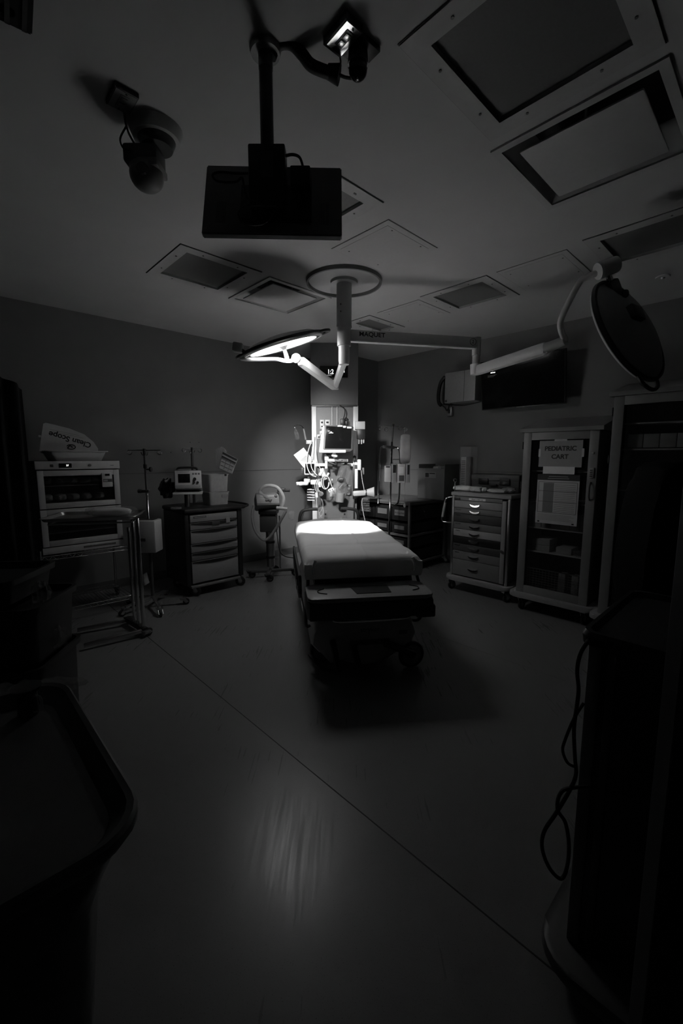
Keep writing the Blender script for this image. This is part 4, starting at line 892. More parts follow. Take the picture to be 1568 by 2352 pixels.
G().cyl((0, 0, 1.0), (0, 0, 1.64), .016, n=14).build('pole', 'dark', cp_); ivhead(cp_, 0, 0, 1.66, .11)
t = thing('hanging_instruction_card', 'tilted printed card pack hanging from the crash cart pole', 'card', P(522, 1062, 4.9))
qa, qb, qc, qd = P(512, 1037, 4.86), P(545, 1054, 4.84), P(532, 1088, 4.80), P(503, 1075, 4.82)
cd_ = facing_quad(G(), qa, qb, qc, qd, .02, .003).build('card', 'papergrey', t, True)
def oncard(a0_, b0_, a1_, b1_, mt, name):
    f = lambda a, b: qa.lerp(qb, a).lerp(qd.lerp(qc, a), b) + Vector((0, -.004, 0))
    return facing_quad(G(), f(a0_, b0_), f(a1_, b0_), f(a1_, b1_), f(a0_, b1_), .002).build(name, mt, cd_, True)
oncard(.0, .02, 1, .14, 'ink', 'heading_bar'); oncard(.0, .24, 1, .34, 'ink', 'heading_bar')
for k in range(3): oncard(.05 + .32 * k, .55, .30 + .32 * k, .58, 'ink', 'text_line'); oncard(.05 + .32 * k, .78, .30 + .32 * k, .81, 'ink', 'text_line')
oncard(.34, .4, .36, .95, 'ink', 'text_line'); oncard(.66, .4, .68, .95, 'ink', 'text_line'); oncard(.0, .38, 1, .40, 'ink', 'text_line')
crumple(G(), P(508, 1052, 4.88), .06, .02, .12, amp=.15, seed=70).build('plastic_sleeve', 'film', t, True)
# wall outlet behind the ventilator
t = thing('wall_outlet', 'grey outlet plate low on the left wall beside the crash cart', 'outlet', left_frame(2.83, RV - .012, .62))
G().box(-.04, .04, 0, .011, -.06, .06, .002).build('plate', 'mid', t); G().box(-.02, .02, -.003, .001, .01, .04).build('socket', 'ink', t); G().box(-.02, .02, -.003, .001, -.04, -.01).build('socket', 'ink', t)
for k, p_ in enumerate(((437, 1016), (457, 1016), (393, 1039))):
    r_ = ray(*p_); tt = (RV - .004) / r_.dot(V); q_ = Vector((0, 0, HC)) + r_ * tt
    o = G().sph((0, 0, 0), .008).build('wall_plug', 'mid'); o.location = q_; tag(o, ('left of two small dark wall plugs above the defibrillator', 'right of two small dark wall plugs above the defibrillator', 'small lone wall plug left of the pair above the defibrillator')[k], 'wall plug')
# ventilator
vn = thing('ventilator', 'portable ventilator on a wheeled stand between crash cart and stretcher', 'ventilator', (-.93, 5.5, 0))
def vl(x, y, z): return (x, y, z)
bm_ = Matrix.Translation((-.02, -.05, 1.0)) @ Matrix.Rotation(math.radians(18), 4, 'Z') @ Matrix.Rotation(math.radians(-28), 4, 'X')
vb = G().box(-.15, .15, -.09, .12, -.09, .09, .02, bm_).build('control_unit', 'mid', vn)
G().box(-.14, .14, -.095, -.085, -.07, .06, .006, bm_).build('control_face', 'grey', vb)
G().box(-.10, .08, -.10, -.09, .02, .04, .002, bm_).build('button_row', 'cream', vb)
for x_, z_ in ((-.02, -.02), (.10, .03)): G().cyl(bm_ @ Vector((x_, -.09, z_)), bm_ @ Vector((x_, -.115, z_)), .018, n=14).build('knob', 'black', vb)
G().box(-.13, .11, -.10, .10, .83, .90, .02).build('lower_unit', 'black', vn)
G().box(-.12, .09, -.07, .09, .60, .83, .015).build('compressor_box', 'dark', vn)
G().cyl((-.0, 0, .14), (0, 0, .62), .055, .055, 24).build('gas_cylinder', 'steel', vn)
for z_ in (.45, .25): G().lathe([(.056, 0), (.06, 0), (.06, .03), (.056, .03)], 24, Matrix.Translation((0, 0, z_))).build('strap', 'black', vn)
G().cyl((.12, .05, .1), (.12, .05, .8), .012, n=12).build('stand_post', 'steel', vn)
G().bar((-.26, -.1, .09), (.28, .02, .09), .05, .035, .01).bar((0, -.25, .09), (0, .2, .09), .05, .035, .01).build('base_frame', 'dark', vn)
for (x_, y_) in ((-.26, -.1), (.28, .02), (0, -.27), (0, .2)): caster(vn, x_, y_, .045, .5, fmat='black', h=.10)
G().tube([(.05, -.15, 1.02), (-.10, -.1, 1.12), (-.02, -.1, 1.20), (.12, -.1, 1.18), (.2, -.12, 1.05), (.18, -.15, .92)], .022, 10).build('breathing_hose', 'hose', vn)
G().tube([(-.18, -.1, .95), (-.2, -.12, .8), (-.15, -.15, .62), (-.03, -.18, .52), (.1, -.18, .66), (.24, -.2, .9)], .018, 10).build('breathing_hose', 'hose', vn)
G().cyl((.12, -.17, .93), (.26, -.2, .92), .022, .018, 12).build('elbow_connector', 'cream', vn)
G().cyl((.16, .05, 1.13), (.26, .05, 1.13), .018, n=10).box(.1, .2, .02, .09, 1.11, 1.16, .01).build('mount_clamp', 'black', vn)
G().tube([(.08, .05, .6), (.12, .0, .35), (.2, -.05, .28), (.33, -.05, .26)], .006, 6).build('power_cable', 'rubber', vn)
o = crumple(G(), P(669, 1184, 5.4), .035, .02, .055, amp=.2, seed=81).build('mask_bag', 'film'); tag(o, 'clear bagged mask hanging from the ventilator beside the stretcher', 'bag')
# ================================================================== RIGHT SIDE
# bin cart
def corner_from(x, y, v):
    r_ = ray(x, y); tt = v / r_.dot(V); q_ = Vector((0, 0, HC)) + r_ * tt; return q_.dot(U)
BU0 = corner_from(940, 1200, 3.47); 
BVw = .95
bc = thing('bin_cart', 'dark supply cart with labelled bins in the corner right of the column', 'supply cart', right_frame(BU0, 3.47 + BVw))
DP = 5.42 - BU0
fr_ = G()
for x_ in (0, BVw):
    for y_ in (0, DP): fr_.box(x_ - .015, x_ + .015, y_ - .015, y_ + .015, .1, .93)
for zz in (.11, .50, .93):
    fr_.box(-.01, BVw + .01, -.01, DP + .01, zz - .012, zz + .012)
fr_.build('frame', 'mid', bc, smooth=False)
G().box(-.02, BVw + .02, -.02, DP + .02, .935, .965, .005).build('worktop', 'mid', bc)
for (x_, y_) in ((0, 0), (BVw, 0), (0, DP), (BVw, DP)): caster(bc, x_, y_, .04, .3, h=.1)
for r_i, (zz, hh) in enumerate(((.70, .19), (.53, .13), (.33, .13), (.14, .15))):
    for k in range(3):
        x_ = .02 + k * .31
        bn = thing('storage_bin', ('labelled dark storage bin in the %s row of the bin cart, %s' % (('top', 'second', 'third', 'bottom')[r_i], ('column side', 'middle', 'wall side')[k])), 'bin', right_frame(BU0, 3.47 + BVw, zz) @ Matrix.Translation((x_, .0, 0)), 'bins in the corner supply cart')
        b_ = G().box(0, .29, .01, DP - .05, 0, hh, .006).build('body', 'black', bn)
        G().box(.05, .22, .002, .012, hh * .35, hh * .75).build('label', 'drawerg', b_)
        if r_i == 0 and k == 2: text('A-Line Kits', .035, 'ink', b_, Matrix.Translation((.135, .0012, hh * .55)) @ FRONT)
# infusion stand with pump and bag
Yi = 5.35
ir = thing('infusion_stand', 'chrome infusion stand right of the column carrying pump and bag', 'IV pole', (P(895, 1100, Yi).x, Yi, 0))
pz = lambda x, y: P(x, y, Yi)
top = pz(902, 980); base = Vector((pz(893, 1150).x, Yi, .10))
G().cyl(base, pz(900, 1015), .013, n=14).build('outer_pole', 'chrome', ir, True); G().cyl(pz(900, 1015), top, .011, n=14).build('inner_pole', 'dark', ir, True)
G().cyl(top, pz(903, 974), .014, n=12).build('pole_cap', 'black', ir, True)
G().tube([pz(871, 977), pz(902, 979), pz(932, 983)], .005, 8).build('hook_bar', 'dark', ir, True)
for x_, y_ in ((873, 980), (887, 984), (919, 982), (931, 984)):
    c = pz(x_, y_ + 2); G().tube([c + Vector((.02 * math.cos(a), .006 * math.sin(2 * a), .022 * math.sin(a))) for a in [k * pi / 5 for k in range(10)]], .0045, 6, True).build('hook', 'chrome', ir, True)
G().tube([pz(889, 1026), pz(880, 1025), pz(874, 1031), pz(872, 1060), pz(868, 1156)], .011, 10).build('side_tube', 'chrome', ir, True)
G().tube([pz(905, 1028), pz(914, 1029), pz(918, 1045), pz(918, 1090), pz(915, 1150), pz(905, 1160), pz(896, 1161)], .011, 10).build('side_tube', 'chrome', ir, True)
G().bar(pz(878, 1026), pz(906, 1028), .03, .035, .008).build('clamp', 'black', ir, True)
for k in range(5):
    a = k * 2 * pi / 5 + .7; e = base + Vector((.26 * math.cos(a), .26 * math.sin(a), -.02)); G().bar(base, e, .03, .022, .005).build('base_leg', 'dark', ir, True)
ipw = thing('infusion_pump', 'grey infusion pump with a small screen on the infusion stand', 'infusion pump', pz(912, 1088))
Yp = Yi - .13
def pb(name, mt, xa, ya, xb, yb, Y=Yp, dep=.10, parent=None, bev=.006):
    p_ = P(xa, yb, Y); q_ = P(xb, ya, Y); return G().box(p_.x, q_.x, Y, Y + dep, p_.z, q_.z, bev).build(name, mt, parent or ipw, True)
pb('channel_module', 'grey', 899, 1065, 911, 1109); pb('control_module', 'cream', 912, 1066, 931, 1109); pb('channel_module', 'grey', 931.5, 1065, 942, 1109)
pb('side_module', 'cream', 883, 1070, 898, 1107, Yp + .02, .06)
pb('screen', 'railw', 916, 1072, 927, 1088, Yp - .004, .006, bev=.001); pb('keypad', 'dark', 916, 1092, 928, 1105, Yp - .004, .006, bev=.001)
pb('channel_door', 'black', 902, 1068, 909, 1086, Yp - .004, .006, bev=.001); pb('channel_door', 'black', 935, 1068, 940, 1090, Yp - .004, .006, bev=.001)
pb('side_display', 'ink', 886, 1071, 895, 1074, Yp + .015, .006, bev=.001)
G().tube([pz(901, 1066), pz(901, 1055), pz(920, 1055), pz(921, 1066)], .009, 8, smooth=False).build('handle', 'mid', ipw, True)
fb = thing('fluid_bag', 'translucent fluid bag hanging above the infusion pump', 'fluid bag', P(930, 1030, Yi - .02))
crumple(G(), P(930.5, 1031, Yi - .03), .064, .026, .175, amp=.03, seed=90, e=7).build('bag', 'bag', fb, True)
G().tube([pz(930, 984), pz(929, 996)], .004, 6, smooth=False).build('hanger', 'chrome', fb, True)
G().tube([P(930, 1062, Yi - .03), P(929, 1110, Yi - .05), P(929, 1155, Yi - .05)], .003, 6).build('drip_line', 'cream', fb, True)
G().sph(P(929, 1161, Yi - .05), .02, 14, (.85, .85, 1.35)).build('bulb', 'cream', fb, True)
# wall bin and glove tower
wb = thing('disposal_bin', 'grey open topped bin with a small label, mounted on the right wall', 'bin', right_frame(5.05, 3.70, 0))
g_ = G(); tk = .008; w_b, d_b, zb0, zb1 = .44, .43, .97, 1.40
g_.box(0, w_b, 0, tk, zb0, zb1).box(0, tk, tk, d_b, zb0, zb1 + .06).box(w_b - tk, w_b, tk, d_b, zb0, zb1 + .06).box(0, w_b, d_b - tk, d_b, zb0, zb1 + .10).box(0, w_b, 0, d_b, zb0, zb0 + .01)
g_.box(-.008, w_b + .008, -.012, .004, zb1 - .015, zb1 + .004)
g_.build('body', 'drawerg', wb, smooth=False)
lb = G().box(.12, .30, -.004, 0, 1.27, 1.35).build('label', 'papergrey', wb); G().box(.13, .19, -.005, -.003, 1.28, 1.34).build('pictogram', 'ink', lb); G().box(.2, .29, -.005, -.003, 1.325, 1.34).build('text_line', 'ink', lb)
crumple(G(), (.22, .2, 1.38), .08, .08, .05, amp=.2, seed=91).build('contents', 'cream', wb)
gd = thing('tube_rack', 'tall narrow clear holder of long packs on the right wall', 'holder', right_frame(5.30, 3.18, 0))
G().box(0, .16, 0, .18, 1.10, 1.70).build('holder', 'clear', gd, smooth=False); G().box(.01, .09, .01, .17, 1.11, 1.56, .004).build('pack', 'cream', gd)
for k in range(16): G().box(.02, .08, .006, .011, 1.14 + .024 * k, 1.15 + .024 * k).build('text_line', 'dark', gd)
# procedure cart
PU, PV = 4.36, 2.70
pc = thing('procedure_cart', 'drawer cart with coloured drawer bands on the right', 'drawer cart', right_frame(PU, PV))
Wp = .70; Dp = .55
G().box(.03, Wp - .03, .02, Dp, .20, 1.10).build('body', 'mid', pc, smooth=False)
G().box(-.01, Wp + .01, -.015, Dp + .02, 1.12, 1.165, .012).build('worktop', 'grey', pc)
for x_ in (.0, Wp - .03):
    G().box(x_, x_ + .03, -.005, .03, .18, 1.12, .006).build('corner_post', 'steel', pc)
G().prism(rrect(Wp + .10, Dp + .12, .09, 5, Wp / 2, Dp / 2), .135, .185, bev=.015).build('bumper_base', 'grey', pc)
for (x_, y_) in ((.0, .0), (Wp - .02, .0), (.03, Dp - .03), (Wp - .05, Dp - .03)): caster(pc, x_, y_, .05, 1.2, 'rubber', 'steel', .14)
zz = 1.115; shades = ['drawerg', 'grey', 'drawerg', 'dark', 'drawerg', 'drawerw', 'black', 'dark', 'drawerg', 'drawerg']
hts = [.045, .085, .065, .10, .08, .085, .085, .085, .10, .19]
dm = dict(black=mat('black_drawer', .03, .4), red=mat('dark_drawer', .12, .4))
names = [None, None, 'PINK/RED', 'PURPLE', 'YELLOW', 'WHITE', None, 'ORANGE', 'GREEN', None]
for k, (h_, s_) in enumerate(zip(hts, shades)):
    d_ = G().box(.035, Wp - .09, -.008, .02, zz - h_ + .004, zz, .004).build('drawer', s_, pc)
    xh = .30
    if k == 0: xh = None; G().box(.22, .42, -.010, -.006, zz - .035, zz - .010).build('label', 'paper', d_); text('PROC CART 16', .02, 'ink', d_, Matrix.Translation((.32, -.0108, zz - .023)) @ FRONT)
    if xh:
        zc_ = zz - h_ * .5
        G().prism([(xh - .06, zc_ + .012), (xh - .05, zc_ - .008), (xh - .02, zc_ - .020), (xh + .02, zc_ - .020), (xh + .05, zc_ - .008), (xh + .06, zc_ + .012), (xh + .045, zc_ + .004), (xh, zc_ - .004), (xh - .045, zc_ + .004)], -.026, -.006, axis='y').build('handle', 'chrome', d_)
    if names[k]: text(names[k], .018, 'ink', d_, Matrix.Translation((.09, -.009, zz - .02)) @ FRONT)
    zz -= h_
G().box(.035, .11, -.02, -.008, 1.075, 1.10, .005).build('tray_latch', 'black', pc)
G().box(Wp - .085, Wp - .035, -.02, .02, .20, 1.10, .008).build('locking_bar', 'grey', pc); G().cyl((Wp - .06, -.02, .56), (Wp - .06, -.035, .56), .015, n=14).build('lock', 'chrome', pc)
G().tube([(-.005, .02, 1.10), (-.05, .0, 1.09), (-.08, -.02, 1.05), (-.12, -.02, .83), (-.06, -.01, .80), (-.01, .02, .80)], .008, 8).build('side_hook', 'steel', pc)
G().tube([(-.08, -.02, 1.03), (-.11, -.02, .86)], .014, 10, smooth=False).build('hook_sleeve', 'cream', pc)
G().cyl((0, .05, 1.16), (0, .05, 1.27), .006, n=8).build('hook_pole', 'chrome', pc); c = Vector((0, .05, 1.29))
G().tube([c + Vector((.02 * math.cos(a), .01 * math.sin(2 * a), .02 * math.sin(a))) for a in [k * pi / 5 for k in range(10)]], .005, 6, True).build('hook', 'chrome', pc)
cs = thing('black_case', 'black latched case at the back of the drawer cart top', 'case', right_frame(PU + .33, PV - .05, 1.166))
cb3 = G().box(.0, .58, .0, .2, .0, .13, .015).box(-.01, .59, -.01, .2, .11, .20, .03).build('shell', 'dark', cs)
for x_ in (.10, .36): G().box(x_, x_ + .12, -.02, .0, .08, .15, .006).build('latch', 'black', cs)
G().box(.24, .33, -.03, -.01, .06, .09, .006).build('handle', 'black', cs)
packs = [(.08, .12, .13, .03, 'paper', 'longest white packet on the drawer cart, at its left'), (.24, .10, .08, .03, 'cream', 'crumpled packet in the middle of the drawer cart top'), (.30, .14, .05, .025, 'paper', 'small box shaped packet beside the crumpled one on the drawer cart'), (.48, .12, .10, .022, 'cream', 'flat packet at the right of the drawer cart top'), (.58, .2, .07, .03, 'grey', 'grey packet at the right end of the drawer cart top')]
for k, (x_, y_, s_, h_, m_, lab) in enumerate(packs):
    o = crumple(G(), (0, 0, 0), s_, .05, h_, amp=.15, seed=100 + k).build('wrapped_packet', m_); o.matrix_world = right_frame(PU + y_, PV - x_, 1.168 + h_ * 1.1); tag(o, lab, 'packet', 'packets on the drawer cart')
# small white bin between cart and cabinet
t = thing('waste_bin', 'pale slant topped bin squeezed between drawer cart and glass cabinet', 'bin', right_frame(4.62, 1.985, 0))
G().prism([(0, .20), (.34, .20), (.34, .80), (.0, .64)], 0, .125, axis='x').build('bin_body', 'cream', t, smooth=False); G().box(-.003, .0, .0, .34, .50, .505).build('seam', 'mid', t)
# glass cabinets
def cabinet(u, v, wdt, dep, zt, label, ped):
    t = thing('glass_cabinet', label, 'cabinet', right_frame(u, v)); z0_ = .20
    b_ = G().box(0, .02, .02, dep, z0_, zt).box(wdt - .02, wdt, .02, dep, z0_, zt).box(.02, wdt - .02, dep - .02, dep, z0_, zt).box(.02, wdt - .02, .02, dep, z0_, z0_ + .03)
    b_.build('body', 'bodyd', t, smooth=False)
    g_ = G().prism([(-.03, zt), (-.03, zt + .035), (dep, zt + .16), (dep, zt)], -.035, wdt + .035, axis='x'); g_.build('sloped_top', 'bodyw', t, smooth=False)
    d_ = frame_door(t, .0, wdt, z0_, zt, .075, -.012, 'door', 'bodyw', .03)
    for z_ in (zt - .16, zt - .55, zt - 1.2): G().cyl((-.006, -.01, z_), (-.006, -.01, z_ + .07), .006, n=8).build('hinge', 'black', d_)
    kp = G().box(wdt - .055, wdt - .02, -.025, -.010, zt - .42, zt - .33, .004).build('keypad', 'papergrey', d_)
    for r_ in range(4):
        for c_ in range(2): G().box(wdt - .050 + .012 * c_, wdt - .043 + .012 * c_, -.028, -.024, zt - .41 + .017 * r_, zt - .40 + .017 * r_).build('key', 'black', kp)
    G().tube([(wdt - .04, -.015, zt - .62), (wdt - .04, -.04, zt - .59), (wdt - .04, -.045, zt - .54), (wdt - .04, -.04, zt - .49), (wdt - .04, -.015, zt - .46)], .007, 8).build('handle', 'dark', d_)
    G().cyl((wdt - .04, -.010, zt - .2), (wdt - .04, -.02, zt - .2), .01, n=10).build('lock', 'steel', d_)
    G().prism(rrect(wdt + .12, dep + .08, .05, 5, wdt / 2, dep / 2 - .02), z0_ - .05, z0_, bev=.015).build('bumper_base', 'grey', t)
    for (x_, y_) in ((.03, .03), (wdt - .04, .03), (.05, dep - .05), (wdt - .05, dep - .05)): caster(t, x_, y_, .055, 1.4, h=.155)
    for z_ in ped: G().box(.022, wdt - .022, .05, dep - .03, z_, z_ + .012).build('shelf', 'cream', t, smooth=False)
    return t
SH = (.62, .86, 1.12, 1.42)
pcb = cabinet(4.26, 1.85, .66, .50, 1.80, 'glass door cabinet on castors with a pediatric cart sign', SH)
cabinet(4.15, 1.07, .66, .52, 2.06, 'taller glass door cabinet at the far right', (.6, .95, 1.28, 1.62, 1.83))
# sign and chart taped on the door
t = thing('paper_sign', 'grey paper sign reading PEDIATRIC CART on the cabinet glass', 'sign', right_frame(4.245, 1.85))
p_ = G().box(.155, .535, 0, .001, 1.47, 1.715).build('sheet', 'papergrey', t, smooth=False)
text('PEDIATRIC', .058, 'ink', p_, Matrix.Translation((.345, -.001, 1.64)) @ FRONT, sx=1.0, bold=.0016); text('CART', .058, 'ink', p_, Matrix.Translation((.345, -.001, 1.565)) @ FRONT, bold=.0016)
for x_, z_ in ((.29, 1.715), (.15, 1.57), (.53, 1.57)): G().box(x_, x_ + (.11 if x_ == .29 else .02), -.002, .0005, z_ - .005, z_ + (.012 if x_ == .29 else .07)).build('tape', 'cream', p_)
o = G().box(.20, .48, -.001, .0005, 1.405, 1.475).build('paper_note', 'paper', smooth=False); o.matrix_world = right_frame(4.245, 1.85); tag(o, 'blank white strip of paper between the sign and the chart', 'paper')
t = thing('wall_chart', 'printed table chart taped below the blank strip on the cabinet door', 'chart', right_frame(4.245, 1.85))
p_ = G().box(.155, .53, -.001, .001, .93, 1.40).build('sheet', 'cream', t, smooth=False)
G().box(.155, .53, -.002, .0, 1.345, 1.40).build('header', 'ink', p_); G().box(.26, .43, -.003, -.001, 1.378, 1.384).build('header_text', 'papergrey', p_); G().box(.25, .44, -.003, -.001, 1.36, 1.366).build('header_text', 'papergrey', p_)
G().box(.215, .31, -.002, .0, 1.04, 1.32).build('shaded_column', 'mid', p_)
for z_ in (1.325, 1.24, 1.14, 1.035): G().box(.17, .515, -.0025, -.0005, z_, z_ + .003).build('rule', 'ink', p_)
for x_ in (.17, .513): G().box(x_, x_ + .003, -.0025, -.0005, 1.035, 1.328).build('rule', 'ink', p_)
for k in range(16): G().box(.32, .50, -.0022, -.0005, 1.05 + .0168 * k, 1.0525 + .0168 * k).build('text_line', 'inkg', p_)
for k in range(5): G().box(.175, .50 - .02 * (k % 3), -.0022, -.0005, .965 + .0125 * k, .967 + .0125 * k).build('text_line', 'inkg', p_)
for x_ in (.175, .485): G().box(x_, x_ + .02, -.002, -.0005, .938, .952).build('logo', 'ink', p_)
# supplies inside the cabinet
k = 0
for i in range(6):
    o = G().box(0, .082, 0, .25, 0, .155 - .004 * (i % 3), .004).build('supply_box', 'box' if i != 1 else 'grey'); o.matrix_world = right_frame(4.26 + .06, 1.85 - .10 - .087 * i, .872); o['label'] = ('pale upright box on the cabinet shelf, %s from the hinge side' % ('first', 'second', 'third', 'fourth', 'fifth', 'last')[i]); o['category'] = 'box'; o['group'] = 'upright boxes behind the cabinet glass'
for i, (x_, z_, w_i, lab) in enumerate(((.10, 0, .17, 'lower of two stacked flat cartons on the lowest lit cabinet shelf'), (.10, .062, .17, 'upper of two stacked flat cartons on the lowest lit cabinet shelf'), (.33, 0, .14, 'flat carton right of the stacked pair on the cabinet shelf'))):
    o = G().box(0, w_i, 0, .2, 0, .06, .003).build('carton', 'box'); o.matrix_world = right_frame(4.26 + .08, 1.85 - x_, .633 + z_); tag(o, lab, 'box', 'flat cartons behind the cabinet glass')
o = crumple(G(), (0, 0, 0), .05, .05, .02, amp=.25, seed=120).build('small_packet', 'film'); o.matrix_world = right_frame(4.36, 1.85 - .53, .66); tag(o, 'small crumpled packet at the right end of the cabinet shelf', 'packet')
t = thing('wire_basket', 'wire basket at the bottom of the glass cabinet', 'wire basket', right_frame(4.31, 1.80, .232))
g_ = G()
for i in range(19): g_.cyl((.03 * i, 0, 0), (.03 * i, 0, .22), .0018, n=5)
for i in range(10): g_.cyl((0, 0, .024 * i), (.54, 0, .024 * i), .0018, n=5)
g_.box(0, .54, -.004, .004, .218, .226); g_.build('mesh_front', 'steel', t)
for i, x_ in enumerate((.30, .42)):
    o = G().box(0, .06, 0, .1, 0, .19, .004).build('supply_pack', 'grey'); o.matrix_world = right_frame(4.40, 1.80 - x_, .232); tag(o, ('left of two upright packs in the bottom wire basket', 'right of two upright packs in the bottom wire basket')[i], 'pack', 'packs in the wire basket')
for i in range(5):
    o = G().box(0, .105, 0, .26, 0, .11, .004).build('supply_box', 'box'); o.matrix_world = right_frame(4.15 + .07, 1.07 - .10 - .11 * i, 1.64); tag(o, 'pale box on a shelf of the taller cabinet, %s from the hinge side' % ('first', 'second', 'third', 'fourth', 'fifth')[i], 'box', 'boxes in the taller cabinet')
# television with wall box and phone
tv = thing('television', 'large black flat television high on the right wall', 'television', right_frame(5.31, 2.89, 0) @ Matrix.Translation((0, 0, 2.165)) @ Matrix.Rotation(math.radians(9), 4, 'X') @ Matrix.Translation((0, 0, -2.165)))
G().box(0, 1.03, 0, .045, 2.165, 2.77, .006).build('housing', 'black', tv); G().box(.012, 1.018, -.002, .002, 2.18, 2.757).build('screen', 'gloss', tv); G().box(.46, .56, -.003, .001, 2.168, 2.174).build('logo', 'mid', tv)
for k in range(2): G().box(.13 + .01 * k, .17 + .03 * k, -.004, -.001, 2.638 - .022 * k, 2.647 - .022 * k).build('on_screen_text', 'digits', tv)
for k in range(3): G().box(.10, .22 - .02 * k, -.004, -.001, 2.59 - .010 * k, 2.593 - .010 * k).build('on_screen_text', 'papergrey', tv)
G().box(.35, .65, .04, .15, 2.35, 2.55, .01).build('wall_bracket', 'dark', tv)
wx = thing('wall_cabinet', 'pale metal equipment box on the wall left of the television', 'wall box', right_frame(5.24, 3.42, 0))
G().box(0, .46, 0, .255, 2.30, 2.70, .006).build('housing', 'grey', wx); G().box(.295, .30, -.002, .0, 2.30, 2.70).build('door_seam', 'dark', wx); G().box(.01, .04, -.004, .0, 2.31, 2.34).build('label', 'dark', wx)
t = thing('wall_phone', 'black telephone handset hung left of the wall box', 'telephone', right_frame(5.36, 3.60, 0))
G().tube([(.10, 0, 2.68), (.03, 0, 2.60), (.0, 0, 2.45), (.01, 0, 2.34), (.05, 0, 2.29)], .026, 10).build('handset', 'black', t); G().box(.06, .16, .03, .13, 2.30, 2.66, .01).build('cradle', 'black', t)
G().tube([(.05, 0, 2.30), (.10, .02, 2.26), (.12, .05, 2.22), (.14, .08, 2.35), (.13, .02, 2.5)], .008, 8).build('cord', 'rubber', t)
t = thing('wall_jack', 'small outlet box below the wall phone', 'outlet', right_frame(5.44, 3.50, 0))
G().box(0, .07, 0, .05, 2.14, 2.27, .004).build('plate', 'steel', t); G().box(.02, .05, -.004, .0, 2.18, 2.23).build('socket', 'ink', t)
tcable('television_cable', 'dark cable sagging under the wall box to the television', [uv(5.3, 3.36, 2.29), uv(5.28, 3.25, 2.26), uv(5.28, 3.1, 2.25), uv(5.3, 2.9, 2.28)], .006, 'rubber')
# ================================================================== RIGHT FOREGROUND
et = thing('equipment_tower', 'dark equipment cart filling the lower right, seen close', 'equipment cart', right_frame(1.27, .343, 0))
# local x runs along -V, local y along +U
G().box(.0, .55, 0, .50, .12, 1.055, .012).build('body', 'black', et)
G().box(.0, .035, -.006, .03, .12, 1.06, .008).build('corner_post', 'mid', et); G().box(.05, .07, -.006, .0, .12, 1.05, .003).build('edge_channel', 'dark', et)
g_ = G(); rr = []
for s_, z_ in ((1.0, 1.055), (1.03, 1.06), (1.04, 1.085), (1.02, 1.098), (.98, 1.098), (.95, 1.08)):
    rr.append([g_.b.verts.new((.275 + x_ * s_, .25 + y_ * s_, z_)) for x_, y_ in rrect(.57, .52, .035, 5)])
for a, b in zip(rr, rr[1:]):
    for k in range(len(a)): g_.b.faces.new((a[k], a[(k + 1) % len(a)], b[(k + 1) % len(a)], b[k]))
g_.b.faces.new(rr[0][::-1]); g_.b.faces.new(rr[-1]); g_.build('top_tray', 'black', et)
G().prism(rrect(.68, .64, .12, 6, .27, .22), .07, .12, bev=.02).build('base', 'dark', et)
for (x_, y_) in ((.0, .0), (.5, 0), (0, .45), (.5, .45)): caster(et, x_, y_, .028, .3, h=.075)
Yk = 1.10
def K(pts, Y=1.12): return [P(x_, y_, Y - .03) for x_, y_ in pts]
G().tube(K([(1352, 1470), (1333, 1500), (1325, 1540), (1328, 1590), (1318, 1670), (1320, 1740), (1322, 1780), (1305, 1820), (1275, 1870), (1249, 1910), (1245, 1950), (1262, 1995), (1288, 2018), (1302, 1990), (1306, 1940), (1298, 1890), (1280, 1860), (1285, 1825), (1310, 1810), (1400, 1806), (1518, 1806)]), .0052, 8).build('hanging_cable', 'rubber', et, True)
G().tube(K([(1340, 1615), (1318, 1650), (1297, 1700), (1292, 1725), (1303, 1752), (1322, 1762)]), .004, 8).build('hanging_cable', 'rubber', et, True)
dm_ = thing('draped_machine', 'black rounded machine standing behind the equipment cart', 'medical machine', (1.42, 1.98, 0))
def MP(x, y): return P(x, y, 2.3)
sil = [(1470, 1062), (1500, 1060), (1600, 1062), (1640, 1120), (1660, 1400), (1640, 1440), (1440, 1430), (1420, 1408), (1407, 1370), (1405, 1320), (1412, 1250), (1428, 1160), (1442, 1110), (1455, 1072)]
g_ = G().prism([(MP(x_, y_).x, MP(x_, y_).z) for x_, y_ in sil], 2.06, 2.3, axis='y', bev=.035); g_.build('hood', 'matte', dm_, True)
zlo = MP(1500, 1435).z; cxm = MP(1535, 1300).x
G().cyl((cxm, 2.16, .1), (cxm, 2.16, zlo + .05), .05, n=20).build('column', 'black', dm_, True)
G().prism(rrect(.44, .44, .1, 5, cxm, 2.16), .07, .12, bev=.015).build('base', 'black', dm_, True)
for x_, y_ in ((-.17, -.17), (.17, -.17), (-.17, .17), (.17, .17)):
    G().cyl((cxm + x_ - .012, 2.16 + y_, .035), (cxm + x_ + .012, 2.16 + y_, .035), .035, n=20).build('wheel', 'rubber', dm_, True)
G().tube([MP(1434, 1325), MP(1436, 1345), MP(1432, 1365)], .006, 6).build('clip', 'mid', dm_, True)
# open door leaf at the right edge
dr = G().box(P(1548, 1300, .80).x, P(1548, 1300, .80).x + .9, .76, .80, .01, 2.15, .002).build('door_1', 'black', smooth=False); tag(dr, kind='structure')
